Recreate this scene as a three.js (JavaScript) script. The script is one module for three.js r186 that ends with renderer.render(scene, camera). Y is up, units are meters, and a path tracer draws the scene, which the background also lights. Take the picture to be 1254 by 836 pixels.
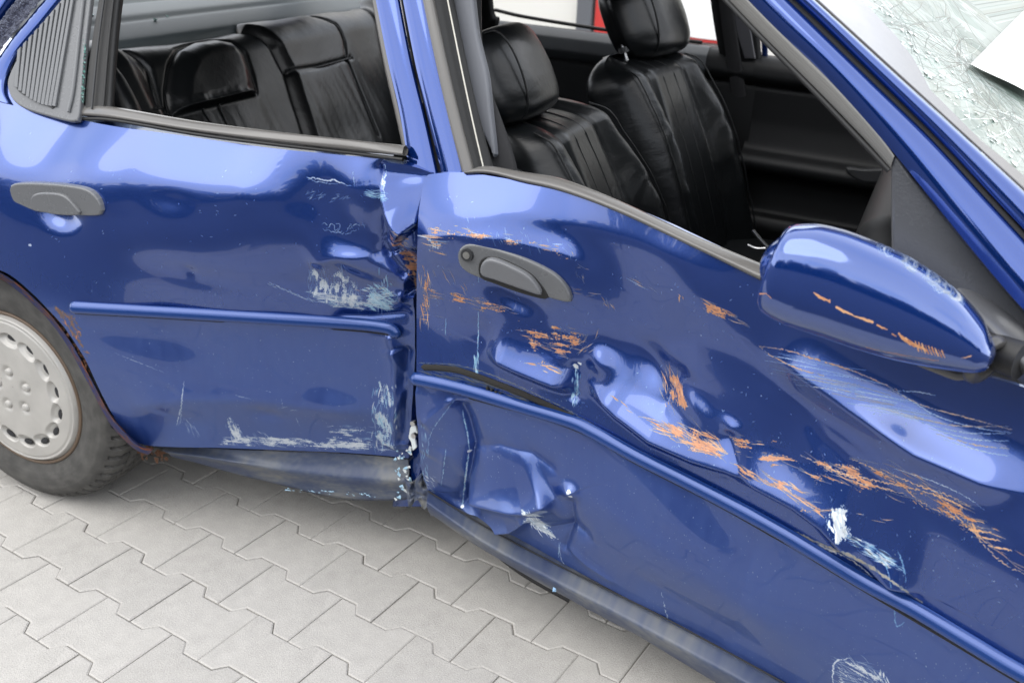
import * as THREE from 'three';
import { RoundedBoxGeometry } from 'three/addons/geometries/RoundedBoxGeometry.js';
import { mergeGeometries, mergeVertices } from 'three/addons/utils/BufferGeometryUtils.js';
import { ImprovedNoise } from 'three/addons/math/ImprovedNoise.js';

// ---------------------------------------------------------------- camera, sky, sun, exposure
// Car axes: x forward, y up, z out of the damaged side; the origin lies on the ground under the rear wheel's outer face.
const scene = new THREE.Scene();
const VIEW = { at: new THREE.Vector3(1.826, 1.365, 1.40), yaw: 0.4, pitch: -0.4195, roll: 0.042, f: 1207.7 };
const camera = new THREE.PerspectiveCamera(2 * Math.atan(418 / VIEW.f) * 180 / Math.PI, 1.5, 0.05, 400);
camera.rotation.order = 'YXZ';
camera.position.copy(VIEW.at);
camera.rotation.set(VIEW.pitch, VIEW.yaw, VIEW.roll);
camera.focus = 1.62; camera.userData.fStop = 5.6;

const noise3 = new ImprovedNoise();
const N = (x, y, z = 0) => noise3.noise(x, y, z);
function fbm(x, y, z = 0, o = 4) { let s = 0, a = 1, t = 0; for (let i = 0; i < o; i++) { s += a * N(x, y, z + i * 7.3); t += a; a *= 0.5; x *= 2.03; y *= 2.03; z *= 2.03; } return s / t; }
let seed = 20477;
const rnd = () => { seed = (seed + 0x6d2b79f5) | 0; let t = Math.imul(seed ^ (seed >>> 15), 1 | seed); t = (t + Math.imul(t ^ (t >>> 7), 61 | t)) ^ t; return ((t ^ (t >>> 14)) >>> 0) / 4294967296; };
const rr = (a, b) => a + (b - a) * rnd();
const clamp = THREE.MathUtils.clamp, lerp = THREE.MathUtils.lerp, smooth = THREE.MathUtils.smoothstep;

{ // bright broken overcast
  const W = 1024, H = 512, data = new Float32Array(W * H * 4);
  for (let j = 0; j < H; j++) for (let i = 0; i < W; i++) {
    const el = ((j + 0.5) / H - 0.5) * Math.PI, az = (i + 0.5) / W * Math.PI * 2, y = Math.sin(el);
    const X = Math.cos(el) * Math.cos(az), Z = Math.cos(el) * Math.sin(az), k = 1 / (Math.max(y, 0) + 0.25);
    const c = smooth(fbm(X * k * 1.5 + 4, Z * k * 1.5 + 9, 2.2, 5), -0.42, 0.12);
    const glow = 1.42 - 0.46 * Math.max(y, 0);
    const d = (j * W + i) * 4;
    data[d] = lerp(0.74, 1.04, c) * glow; data[d + 1] = lerp(0.84, 1.05, c) * glow; data[d + 2] = lerp(1.0, 1.08, c) * glow; data[d + 3] = 1;
  }
  const sky = new THREE.DataTexture(data, W, H, THREE.RGBAFormat, THREE.FloatType);
  sky.mapping = THREE.EquirectangularReflectionMapping; sky.magFilter = THREE.LinearFilter; sky.needsUpdate = true;
  scene.background = sky; scene.environment = sky;
}
const sun = new THREE.DirectionalLight(new THREE.Color(1, 0.97, 0.93), 0.9);
sun.position.set(-3, 9, 5); sun.target.position.set(1, 0, 0); sun.castShadow = true; sun.shadow.radius = 100;
sun.shadow.camera.left = -8; sun.shadow.camera.right = 8; sun.shadow.camera.top = 8; sun.shadow.camera.bottom = -8;
sun.shadow.mapSize.set(2048, 2048);
scene.add(sun, sun.target);

const renderer = new THREE.WebGLRenderer({ antialias: true });
renderer.toneMapping = THREE.LinearToneMapping;
renderer.toneMappingExposure = 2.1;
renderer.shadowMap.enabled = true;

// ---------------------------------------------------------------- survey: sight lines of the photograph (1254 x 836) laid onto the car's own surfaces
const turn = new THREE.Euler(VIEW.pitch, VIEW.yaw, VIEW.roll, 'YXZ');
const V3 = (x, y, z) => new THREE.Vector3(x, y, z);
const sight = (px, py) => V3((px - 627) / VIEW.f, -(py - 418) / VIEW.f, -1).applyEuler(turn);
function onPlane(px, py, n, p) { const d = sight(px, py), t = p.clone().sub(VIEW.at).dot(n) / d.dot(n); return VIEW.at.clone().addScaledVector(d, t); }
const onZ = (px, py, z) => onPlane(px, py, V3(0, 0, 1), V3(0, 0, z));
const onX = (px, py, x) => onPlane(px, py, V3(1, 0, 0), V3(x, 0, 0));
const onY = (px, py, y) => onPlane(px, py, V3(0, 1, 0), V3(0, y, 0));
const onLean = (px, py, z0, y0, k) => onPlane(px, py, V3(0, k, 1), V3(0, y0, z0));      // z = z0 - k (y - y0)
function onSurf(px, py, f) { let z = 0, p; for (let i = 0; i < 30; i++) { p = onZ(px, py, z); z = lerp(z, f(p.x, p.y), 0.6); } p.z = f(p.x, p.y); return p; }
const pair = (a) => { const r = []; for (let i = 0; i < a.length; i += 2) r.push([a[i], a[i + 1]]); return r; };

// ---------------------------------------------------------------- object helpers
const used = {};
const numbered = (n) => { used[n] = (used[n] ?? -1) + 1; return used[n] ? `${n}_${String(used[n]).padStart(3, '0')}` : n; };
function mesh(name, g, m, parent) { const o = new THREE.Mesh(g, m); o.name = numbered(name); o.castShadow = o.receiveShadow = true; parent.add(o); return o; }
function node(name, parent) { const o = new THREE.Group(); o.name = numbered(name); parent.add(o); return o; }
function tag(o, label, category, group, kind) { if (label) o.userData.label = label; if (category) o.userData.category = category; if (group) o.userData.group = group; if (kind) o.userData.kind = kind; return o; }

// ---------------------------------------------------------------- geometry helpers
function gridGeo(nu, nv, f, uvf, flip) {
  const pos = [], uv = [], idx = [];
  for (let j = 0; j <= nv; j++) for (let i = 0; i <= nu; i++) {
    const p = f(i / nu, j / nv); pos.push(p.x, p.y, p.z);
    const t = uvf ? uvf(p, i / nu, j / nv) : [p.x, p.y]; uv.push(t[0], t[1]);
  }
  for (let j = 0; j < nv; j++) for (let i = 0; i < nu; i++) {
    const a = j * (nu + 1) + i, b = a + 1, c = a + nu + 1, d = c + 1;
    if (flip) idx.push(a, c, b, b, c, d); else idx.push(a, b, c, b, d, c);
  }
  const g = new THREE.BufferGeometry();
  g.setAttribute('position', new THREE.Float32BufferAttribute(pos, 3)); g.setAttribute('uv', new THREE.Float32BufferAttribute(uv, 2)); g.setIndex(idx); g.computeVertexNormals();
  return g;
}
const curveOf = (pts, closed = false, tension = 0.5) => new THREE.CatmullRomCurve3(pts, closed, 'catmullrom', tension);
const polyOf = (pts) => { const c = new THREE.CurvePath(); for (let i = 0; i < pts.length - 1; i++) c.add(new THREE.LineCurve3(pts[i], pts[i + 1])); return c; };
// band lofted between two edges, arched outwards by bulge along out, with a back so that it has thickness
function band(A, B, out, bulge, thick, n = 60, m = 10, power = 2) {
  const ca = A.isCurve || A.getPointAt ? A : curveOf(A), cb = B.getPointAt ? B : curveOf(B);
  const sec = (t, s) => {                       // s 0..1 front arch, 1..2 back
    const a = ca.getPointAt(t), b = cb.getPointAt(t), o = typeof out === 'function' ? out(t) : out;
    if (s <= 1) return a.lerp(b, s).addScaledVector(o, bulge * (1 - Math.pow(Math.abs(2 * s - 1), power)));
    return b.lerp(a, s - 1).addScaledVector(o, -thick * Math.sin((s - 1) * Math.PI) ** 0.3);
  };
  return gridGeo(n, m * 2, (u, v) => sec(u, v * 2), (p, u, v) => [u, v * 2], false);
}
function tube(pts, r, n = 60, k = 8, closed = false) { return new THREE.TubeGeometry(pts.getPointAt ? pts : curveOf(pts, closed), n, r, k, closed); }
// slab: an outline in a plane, extruded with a small bevel. frame: origin, X, Y axes
function slab(pts, out, thick, bevel = 0.002, seg = 2) {
  const z = V3(0, 0, 0); pts.forEach((p, i) => { const q = pts[(i + 1) % pts.length]; z.x += (p.y - q.y) * (p.z + q.z); z.y += (p.z - q.z) * (p.x + q.x); z.z += (p.x - q.x) * (p.y + q.y); }); z.normalize(); if (z.dot(out) < 0) z.negate();
  const o = pts[0].clone(), x = V3(0, 1, 0).cross(z).normalize(), y = z.clone().cross(x);
  const q = pts.map((p) => { const d = p.clone().sub(o); return new THREE.Vector2(d.dot(x), d.dot(y)); });
  if (THREE.ShapeUtils.area(q) < 0) q.reverse();
  const g = new THREE.ExtrudeGeometry(new THREE.Shape(q), { depth: Math.max(thick - 2 * bevel, 0.0005), bevelEnabled: bevel > 0, bevelSize: bevel, bevelThickness: bevel, bevelOffset: -bevel, bevelSegments: seg });
  g.applyMatrix4(new THREE.Matrix4().makeBasis(x, y, z).setPosition(o)); g.translate(-z.x * thick, -z.y * thick, -z.z * thick); g.translate(z.x * bevel, z.y * bevel, z.z * bevel);
  return g;
}
const closedPts = (pts, n) => curveOf(pts, true).getSpacedPoints(n).slice(0, n);
function rbox(w, h, d, r = 0.01, s = 3) { return new RoundedBoxGeometry(w, h, d, s, r); }
function merge(...gs) { return mergeGeometries(gs.flat().map((g) => { const c = g.index ? g.toNonIndexed() : g; for (const k of Object.keys(c.attributes)) if (!['position', 'normal', 'uv'].includes(k)) c.deleteAttribute(k); return c; })); }
function thinPlate(list) {                       // smooth z(x, y) through survey points [px, py, z]
  const c = list.map(([px, py, z]) => onZ(px, py, z)), n = c.length, A = [], phi = (r2) => (r2 < 1e-12 ? 0 : 0.5 * r2 * Math.log(r2));
  for (let i = 0; i < n + 3; i++) { A.push(new Float64Array(n + 4)); }
  for (let i = 0; i < n; i++) {
    for (let j = 0; j < n; j++) A[i][j] = phi((c[i].x - c[j].x) ** 2 + (c[i].y - c[j].y) ** 2) + (i === j ? 2e-4 : 0);
    A[i][n] = A[n][i] = 1; A[i][n + 1] = A[n + 1][i] = c[i].x; A[i][n + 2] = A[n + 2][i] = c[i].y; A[i][n + 3] = c[i].z;
  }
  const M = n + 3;
  for (let k = 0; k < M; k++) {
    let p = k; for (let i = k + 1; i < M; i++) if (Math.abs(A[i][k]) > Math.abs(A[p][k])) p = i;
    [A[k], A[p]] = [A[p], A[k]];
    for (let i = k + 1; i < M; i++) { const f = A[i][k] / A[k][k]; if (f) for (let j = k; j <= M; j++) A[i][j] -= f * A[k][j]; }
  }
  const w = new Float64Array(M);
  for (let k = M - 1; k >= 0; k--) { let s = A[k][M]; for (let j = k + 1; j < M; j++) s -= A[k][j] * w[j]; w[k] = s / A[k][k]; }
  return (x, y) => { let s = w[n] + w[n + 1] * x + w[n + 2] * y; for (let i = 0; i < n; i++) s += w[i] * phi((x - c[i].x) ** 2 + (y - c[i].y) ** 2); return s; };
}
// dents beaten into a panel, in metres of the panel's own x and y
function sculpt(base) {
  const feats = [];
  const f = (x, y) => { let z = base(x, y); for (const q of feats) z += q(x, y); return z; };
  const place = (px, py) => onSurf(px, py, base);
  return {
    z: f, place, base,
    bump(px, py, rx, ry, deg, amp, pow = 2) {
      const c = place(px, py), ca = Math.cos(deg * Math.PI / 180), sa = Math.sin(deg * Math.PI / 180);
      feats.push((x, y) => { const dx = x - c.x, dy = y - c.y, u = (dx * ca + dy * sa) / rx, v = (-dx * sa + dy * ca) / ry, r = u * u + v * v; return r > 9 ? 0 : amp * Math.exp(-Math.pow(r, pow / 2)); });
    },
    ridge(list, up, down, amp, round = 0.003, ends = 0.05, mask, compact) {   // crest along a line; up, down: how far it runs out on either side
      const q = pair(list).map(([a, b]) => place(a, b)), L = [0];
      for (let i = 1; i < q.length; i++) L.push(L[i - 1] + Math.hypot(q[i].x - q[i - 1].x, q[i].y - q[i - 1].y));
      const tot = L[q.length - 1], far = 4 * Math.max(up, down);
      let x0 = 1e9, x1 = -1e9, y0 = 1e9, y1 = -1e9; for (const p of q) { x0 = Math.min(x0, p.x); x1 = Math.max(x1, p.x); y0 = Math.min(y0, p.y); y1 = Math.max(y1, p.y); }
      feats.push((x, y) => {
        if (x < x0 - far || x > x1 + far || y < y0 - far || y > y1 + far) return 0;
        let best = 1e9, s = 0, side = 0;
        for (let i = 1; i < q.length; i++) {
          const ax = q[i - 1].x, ay = q[i - 1].y, bx = q[i].x - ax, by = q[i].y - ay, l2 = bx * bx + by * by, t = clamp(((x - ax) * bx + (y - ay) * by) / l2, 0, 1), dx = x - ax - bx * t, dy = y - ay - by * t, d = dx * dx + dy * dy;
          if (d < best) { best = d; s = L[i - 1] + t * Math.sqrt(l2); side = bx * (y - ay) - by * (x - ax); }
        }
        const d = Math.sqrt(best), w = side > 0 ? up : down, e = Math.min(smooth(s, 0, ends + 1e-6), smooth(tot - s, 0, ends + 1e-6));
        if (compact) { const q2 = Math.max(0, 1 - (Math.sqrt(d * d + round * round) - round) / w); return amp * q2 * q2 * (0.05 + 0.95 * e); }
        return amp * (mask ? mask(x, y) : 1) * Math.exp(-(Math.sqrt(d * d + round * round) - round) / w) * (0.12 + 0.88 * e) * (d < far ? 1 - smooth(d, far * 0.6, far) : 0);
      });
    },
    add(fn) { feats.push(fn); },
  };
}
function panel(S, T, B, L, R, nu, nv, uvf, lip = 0.02) {        // a sheet between four outlines, with its edge turned in
  const cv = (a) => { const q = pair(a).map(([x, y]) => { const p = onSurf(x, y, S.z); p.z = 0; return p; }); return q.length > 2 ? curveOf(q, false, 0.35) : polyOf(q); };
  const t = cv(T), b = cv(B), l = cv(L), r = cv(R), lut = (c, n) => { const o = []; for (let i = 0; i <= n; i++) o.push(c.getPointAt(i / n)); return o; };
  const tp = lut(t, nu), bp = lut(b, nu), lp = lut(l, nv), rp = lut(r, nv);      // l, r run from top to bottom
  const P = (i, j) => {
    const u = i / nu, v = j / nv, x = {};
    for (const k of ['x', 'y']) x[k] = (1 - v) * tp[i][k] + v * bp[i][k] + (1 - u) * lp[j][k] + u * rp[j][k] - ((1 - u) * (1 - v) * tp[0][k] + u * (1 - v) * tp[nu][k] + (1 - u) * v * bp[0][k] + u * v * bp[nu][k]);
    return V3(x.x, x.y, S.z(x.x, x.y));
  };
  const g = gridGeo(nu, nv, (u, v) => P(Math.round(u * nu), Math.round(v * nv)), (p) => uvf(p), true);
  // turned-in edge
  const rim = [], edge = [];
  for (let i = 0; i <= nu; i++) edge.push(P(i, 0)); for (let j = 1; j <= nv; j++) edge.push(P(nu, j)); for (let i = nu - 1; i >= 0; i--) edge.push(P(i, nv)); for (let j = nv - 1; j >= 1; j--) edge.push(P(0, j));
  edge.push(edge[0].clone());
  const e = gridGeo(edge.length - 1, 3, (u, v) => { const p = edge[Math.round(u * (edge.length - 1))].clone(); p.z -= lip * [0, 0.1, 0.4, 1][Math.round(v * 3)]; return p; }, (p) => uvf(p), true);
  return merge(g, e);
}

// ---------------------------------------------------------------- textures and materials
function dataTex(n, f, srgb = false, m = n) {
  const d = new Uint8Array(n * m * 4);
  for (let j = 0; j < m; j++) for (let i = 0; i < n; i++) { const c = f(i / n, j / m, i, j), k = (j * n + i) * 4; d[k] = clamp(c[0], 0, 1) * 255; d[k + 1] = clamp(c[1], 0, 1) * 255; d[k + 2] = clamp(c[2], 0, 1) * 255; d[k + 3] = 255; }
  const t = new THREE.DataTexture(d, n, m, THREE.RGBAFormat); t.wrapS = t.wrapT = THREE.RepeatWrapping; t.magFilter = THREE.LinearFilter; t.minFilter = THREE.LinearMipmapLinearFilter; t.generateMipmaps = true;
  if (srgb) t.colorSpace = THREE.SRGBColorSpace; t.needsUpdate = true; return t;
}
const tileNoise = (u, v, f, z, o = 3) => { // repeats over the unit square
  const a = fbm(u * f, v * f, z, o), b = fbm((u - 1) * f, v * f, z, o), c = fbm(u * f, (v - 1) * f, z, o), d = fbm((u - 1) * f, (v - 1) * f, z, o);
  return lerp(lerp(a, b, u), lerp(c, d, u), v);
};
const rgb = (r, g, b) => new THREE.Color().setRGB(r, g, b);
const std = (c, rough, metal = 0, more = {}) => new THREE.MeshStandardMaterial({ color: c, roughness: rough, metalness: metal, ...more });
const phys = (c, rough, metal = 0, more = {}) => new THREE.MeshPhysicalMaterial({ color: c, roughness: rough, metalness: metal, ...more });
const grainTex = dataTex(256, (u, v) => { const g = 0.5 + 0.5 * tileNoise(u, v, 40, 1, 2); return [g, g, g]; });
const wrinkleTex = dataTex(512, (u, v) => { const a = 1 - Math.abs(tileNoise(u, v, 9, 5, 3)) * 2.2, b = tileNoise(u, v, 70, 8, 2); const g = 0.6 * a + 0.2 + 0.2 * b; return [g, g, g]; });
const scuffTex = dataTex(512, (u, v) => { const g = 0.55 + 0.5 * tileNoise(u, v, 6, 3, 5) + 0.12 * tileNoise(u, v, 60, 4, 2); return [g, g, g]; });
const rep = (t, k, l = k) => { const c = t.clone(); c.repeat.set(k, l); c.needsUpdate = true; return c; };

const BLUE = [0.005, 0.034, 0.215];
const paint = phys(rgb(...BLUE), 0.17, 0.66, { ior: 2.2, specularColor: rgb(0.74, 0.9, 1), clearcoat: 1, clearcoatRoughness: 0.03, roughnessMap: rep(scuffTex, 2) });
const stripPaint = phys(rgb(0.012, 0.045, 0.19), 0.34, 0.3, { clearcoat: 0.35, clearcoatRoughness: 0.25, roughnessMap: rep(scuffTex, 3) });
const greyPlastic = std(rgb(0.12, 0.123, 0.128), 0.5, 0, { bumpMap: rep(grainTex, 6), bumpScale: 0.0003, roughnessMap: rep(scuffTex, 2) });
const darkPlastic = std(rgb(0.02, 0.021, 0.023), 0.5, 0, { bumpMap: rep(grainTex, 5), bumpScale: 0.0003 });
const rubber = std(rgb(0.012, 0.012, 0.012), 0.55, 0);
const weather = std(rgb(0.12, 0.114, 0.107), 0.36, 0, { roughnessMap: rep(scuffTex, 3) });
const leather = phys(rgb(0.004, 0.0048, 0.0055), 0.33, 0, { bumpMap: rep(wrinkleTex, 3), bumpScale: 0.0006, specularIntensity: 0.85 });
const trimDark = phys(rgb(0.004, 0.0044, 0.005), 0.55, 0, { specularIntensity: 0.6, bumpMap: rep(grainTex, 8), bumpScale: 0.0003 });
const shelfMat = std(rgb(0.085, 0.105, 0.112), 0.5, 0, { bumpMap: rep(grainTex, 6), bumpScale: 0.0004 });
const cloth = std(rgb(0.016, 0.016, 0.018), 0.95);
const webbing = std(rgb(0.02, 0.02, 0.022), 0.75, 0, { bumpMap: rep(grainTex, 1, 40), bumpScale: 0.0005 });
const steel = std(rgb(0.5, 0.5, 0.5), 0.3, 1);
const dirtyBlack = std(rgb(0.02, 0.02, 0.022), 0.9);

// ---------------------------------------------------------------- ground and paving
const ground = mesh('ground', (() => { const g = new THREE.PlaneGeometry(300, 300, 1, 1); g.rotateX(-Math.PI / 2); g.translate(0, -0.055, 0); return g; })(), std(rgb(0.055, 0.055, 0.057), 0.95, 0, { roughness: 0.9 }), scene);
tag(ground, 'dark asphalt yard around the paved bay', null, null, 'structure');
const pavement = tag(node('pavement', scene), 'pale grey interlocking concrete paving under the car', null, null, 'structure');
{
  const a = 0.2, b = 0.14, n = 0.025, gap = 0.0009;
  // block outline: straight ends, notched flanks. s runs along the rows, t across them
  const h = a / 2 - gap, e = b / 2 + n / 2 - gap, w = b / 2 - n / 2 - gap;
  const half = [[-h, e], [-h + 0.0395, e], [-h + 0.0595, w], [h - 0.0595, w], [h - 0.0395, e], [h, e]];
  const out = [...half, ...half.map(([x, y]) => [-x, -y])];
  const shape = new THREE.Shape(out.map(([x, y]) => new THREE.Vector2(x, y)).reverse());
  const bevel = 0.003;
  const mk = (tilt) => { const g = new THREE.ExtrudeGeometry(shape, { depth: 0.05, bevelEnabled: true, bevelThickness: 0.0018, bevelSize: bevel, bevelOffset: -bevel, bevelSegments: 1, steps: 1 }); g.rotateX(-Math.PI / 2); g.translate(0, -0.0518, 0); g.rotateX(tilt); return g; };
  const geos = [mk(0), mk(0.004), mk(-0.004)];
  const speck = dataTex(512, (u, v) => { const f = tileNoise(u, v, 120, 2, 2), c = tileNoise(u, v, 9, 6, 4); const p = f > 0.42 ? -0.22 : 0; const pit = f < -0.5 ? 0.1 : 0; const g = 0.79 + 0.2 * f + 0.08 * c + p + pit; return [g, g * 0.992, g * 0.975]; }, true);
  const mats = [];
  for (let i = 0; i < 7; i++) { const t = rep(speck, 3.2); t.offset.set(rr(0, 1), rr(0, 1)); const k = 0.64 + 0.025 * (i - 3) / 3; mats.push(std(rgb(k, k * 0.975, k * 0.94), 0.92, 0, { map: t, bumpMap: t, bumpScale: 0.0022 })); }
  // lattice direction and phase as read off the photograph's joints, turned into the car's axes
  const camYaw = 0.5535, dy = VIEW.yaw - camYaw, ca = Math.cos(dy), sa = Math.sin(dy);
  const toCar = (s, t) => { const x = s - 1.676, z = t - 1.386; return V3(VIEW.at.x + ca * x + sa * z, 0, VIEW.at.z - sa * x + ca * z); };
  const far = [];
  const spots = [];
  for (let r = -14; r <= 12; r++) for (let i = -12; i <= 14; i++) {
    const p = toCar((i + 0.5 + (r & 1 ? 0.5 : 0)) * a + (r & 1 ? 0.0018 : 0) + rr(-0.0006, 0.0006), (r + 0.5) * b);
    if (p.z < 0.98) spots.push([p, p.distanceTo(V3(0.75, 0, 0.15))]);
  }
  spots.sort((p, q) => p[1] - q[1]);
  spots.forEach(([p], k) => {
    if (k < 290) {
      const m = mesh('paver', geos[Math.floor(rr(0, 3))], mats[Math.floor(rr(0, 7))], pavement);
      m.position.copy(p); m.position.y = rr(-0.0012, 0.0012); m.rotation.y = dy;
    } else { const g = geos[0].clone(); g.rotateY(dy); g.translate(p.x, rr(-0.0012, 0.0012), p.z); far.push(g); }
  });
  tag(mesh('paving_blocks', merge(far), mats[3], pavement), null, null, null, 'stuff');
  // swept sand filling the joints
  const sand = new THREE.PlaneGeometry(6, 3.4); sand.rotateX(-Math.PI / 2); sand.translate(0.9, -0.0042, -0.72);
  mesh('joint_sand', sand, std(rgb(0.2, 0.187, 0.165), 1), pavement);
}

// ---------------------------------------------------------------- the car
const car = tag(node('crashed_car', scene), 'dark blue saloon car with crushed, orange-scratched doors and smashed windscreen', 'car');

// --- painted sheets: a canvas of colour and one of gloss for each door
function sheet(x0, y0, x1, y1, ppm, S) {
  const W = Math.min(2048, Math.round((x1 - x0) * ppm)), H = Math.min(2048, Math.round((y1 - y0) * ppm));
  const col = document.createElement('canvas'), msk = document.createElement('canvas');
  for (const c of [col, msk]) { c.width = W; c.height = H; }
  const c = col.getContext('2d'), m = msk.getContext('2d');
  const base = new THREE.Color().setRGB(...BLUE).getStyle();
  c.fillStyle = base; c.fillRect(0, 0, W, H);
  m.fillStyle = 'rgb(255,64,158)'; m.fillRect(0, 0, W, H);      // r clear coat, g roughness, b metalness
  const at = (px, py) => { const p = onSurf(px, py, S.z); return [(p.x - x0) / (x1 - x0) * W, (y1 - p.y) / (y1 - y0) * H]; };
  const k = W / (x1 - x0);                                        // pixels per metre
  const api = { c, m, at, k, W, H,
    uv: (p) => [(p.x - x0) / (x1 - x0), (p.y - y0) / (y1 - y0)],
    line(pts, w, style, a = 1, gloss = 'rgb(20,170,20)') {         // pts in canvas pixels, w metres
      for (const [g, s, al] of [[c, style, a], [m, gloss, Math.min(1, a * 1.1)]]) { g.globalAlpha = al; g.strokeStyle = s; g.lineWidth = Math.max(0.7, w * k); g.lineCap = 'round'; g.beginPath(); g.moveTo(...pts[0]); for (let i = 1; i < pts.length; i++) g.lineTo(...pts[i]); g.stroke(); g.globalAlpha = 1; }
    },
    blob(x, y, r, style, a = 1, gloss = 'rgb(20,180,20)') {        // ragged chip
      for (const [g, s] of [[c, style], [m, gloss]]) { g.globalAlpha = a; g.fillStyle = s; g.beginPath(); const n = 9, q = Math.floor(x * 7 + y * 3); for (let i = 0; i < n; i++) { const t = i / n * 6.283, d = r * k * (0.65 + 0.5 * Math.abs(Math.sin(q + i * 2.3))); g.lineTo(x + Math.cos(t) * d, y + Math.sin(t) * d * 0.8); } g.fill(); g.globalAlpha = 1; }
    },
    // strokes scattered in a photo region; ang in photo degrees (clockwise from right), bend adds wobble
    scatter(poly, count, len, wid, ang, spread, styles, alpha = [0.5, 1], clump = 0) {
      const P = pair(poly); let bx0 = 1e9, bx1 = -1e9, by0 = 1e9, by1 = -1e9; for (const [x, y] of P) { bx0 = Math.min(bx0, x); bx1 = Math.max(bx1, x); by0 = Math.min(by0, y); by1 = Math.max(by1, y); }
      const inside = (x, y) => { let s = false; for (let i = 0, j = P.length - 1; i < P.length; j = i++) if ((P[i][1] > y) !== (P[j][1] > y) && x < (P[j][0] - P[i][0]) * (y - P[i][1]) / (P[j][1] - P[i][1]) + P[i][0]) s = !s; return s; };
      for (let n = 0, guard = 0; n < count && guard < count * 30; guard++) {
        const x = rr(bx0, bx1), y = rr(by0, by1); if (!inside(x, y)) continue;
        if (clump && fbm(x * clump, y * clump, 3.1, 2) < rr(-0.15, 0.12)) continue;
        n++; const l = rr(...len), t = (ang + rr(-spread, spread)) * Math.PI / 180, st = styles[Math.floor(rnd() * styles.length)], bend = rr(-0.12, 0.12) * l;
        const a = [x - Math.cos(t) * l / 2, y - Math.sin(t) * l / 2], b = [x + Math.cos(t) * l / 2, y + Math.sin(t) * l / 2], mid = [x - Math.sin(t) * bend, y + Math.cos(t) * bend];
        const w0 = rr(...wid), al = rr(...alpha), q = [at(...a), at(...mid), at(...b)];
        for (let s = 0; s < 5; s++) { const f = s / 5, g2 = (s + 1) / 5, pt = (t2) => [0, 1].map((d) => (1 - t2) ** 2 * q[0][d] + 2 * t2 * (1 - t2) * q[1][d] + t2 * t2 * q[2][d]); api.line([pt(f), pt(g2)], w0 * 0.72 * (0.3 + 0.9 * Math.sin(Math.PI * (f + 0.1))), st, al); }
      }
    },
    path(list, w, style, a = 1, jit = 0.6, breaks = 0.12, halo) {  // a scratch along a photo line, ragged and broken
      const P = pair(list), pts = [];
      const cv = P.length > 2 ? curveOf(P.map(([x, y]) => V3(x, y, 0))) : new THREE.LineCurve3(V3(...P[0], 0), V3(...P[1], 0)), n = Math.max(6, Math.round(cv.getLength() / 2));
      for (let i = 0; i <= n; i++) { const p = cv.getPointAt(i / n); pts.push(at(p.x + rr(-jit, jit), p.y + rr(-jit, jit))); }
      for (let i = 1; i < pts.length; i++) if (rnd() > breaks) api.line([pts[i - 1], pts[i]], w * rr(0.5, 1.4) * (0.35 + 0.65 * Math.sin(Math.PI * clamp(i / n, 0.06, 0.94))), style, a * rr(0.75, 1));
    },
    // a smear of foreign paint dragged along one direction: ragged, streaked, torn through to the blue
    smear(poly, ang, cover, tones, fine = 1, gloss = [20, 165, 20]) {
      const P = pair(poly).map(([a, b]) => at(a, b)), Q = pair(poly), q0 = at(...Q[0]), q1 = at(Q[0][0] + 10 * Math.cos(ang * Math.PI / 180), Q[0][1] + 10 * Math.sin(ang * Math.PI / 180)), th = Math.atan2(q1[1] - q0[1], q1[0] - q0[0]), ct = Math.cos(th), st = Math.sin(th);
      let x0b = 1e9, x1b = -1e9, y0b = 1e9, y1b = -1e9; for (const [a, b] of P) { x0b = Math.min(x0b, a); x1b = Math.max(x1b, a); y0b = Math.min(y0b, b); y1b = Math.max(y1b, b); }
      x0b = Math.max(0, Math.floor(x0b - 8)); y0b = Math.max(0, Math.floor(y0b - 8)); x1b = Math.min(W - 1, Math.ceil(x1b + 8)); y1b = Math.min(H - 1, Math.ceil(y1b + 8)); const w = x1b - x0b, h = y1b - y0b; if (w < 2 || h < 2) return;
      const img = c.getImageData(x0b, y0b, w, h), im = m.getImageData(x0b, y0b, w, h), d = img.data, md = im.data, ph = rr(0, 50);
      const edge = (x, y) => { let s = false, e = 1e9; for (let i = 0, j = P.length - 1; i < P.length; j = i++) { const [ax, ay] = P[j], [bx, by] = P[i]; if ((by > y) !== (ay > y) && x < (ax - bx) * (y - by) / (ay - by) + bx) s = !s; const l2 = (bx - ax) ** 2 + (by - ay) ** 2, t = clamp(((x - ax) * (bx - ax) + (y - ay) * (by - ay)) / l2, 0, 1); e = Math.min(e, Math.hypot(x - ax - t * (bx - ax), y - ay - t * (by - ay))); } return s ? e : -e; };
      for (let j = 0; j < h; j++) for (let i = 0; i < w; i++) {
        const X = i + x0b, Y = j + y0b, e = edge(X, Y) / k; if (e < -0.006) continue;
        const u = (X * ct + Y * st) / k, v = (-X * st + Y * ct) / k;
        const n = 0.75 * fbm(u * 20 * fine, v * 190 * fine, ph, 3) + 1.0 * fbm(u * 34, v * 52, ph + 9, 3) + 0.5 * fbm(u * 300, v * 600, ph + 3, 2);
        const g = n + smooth(e, -0.006, 0.012) * 0.75 - 0.75 + (cover - 0.5); const a = smooth(g, -0.03, 0.12) * 0.92; if (a <= 0) continue;
        const tn = clamp(0.5 + 1.2 * fbm(u * 60, v * 420, ph + 5, 2), 0, 0.999) * (tones.length - 1), t0 = tones[Math.floor(tn)], t1 = tones[Math.min(tones.length - 1, Math.floor(tn) + 1)], f = tn - Math.floor(tn), o = (j * w + i) * 4;
        for (let z = 0; z < 3; z++) { d[o + z] = lerp(d[o + z], lerp(t0[z], t1[z], f), a); md[o + z] = lerp(md[o + z], gloss[z], a); }
      }
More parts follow.
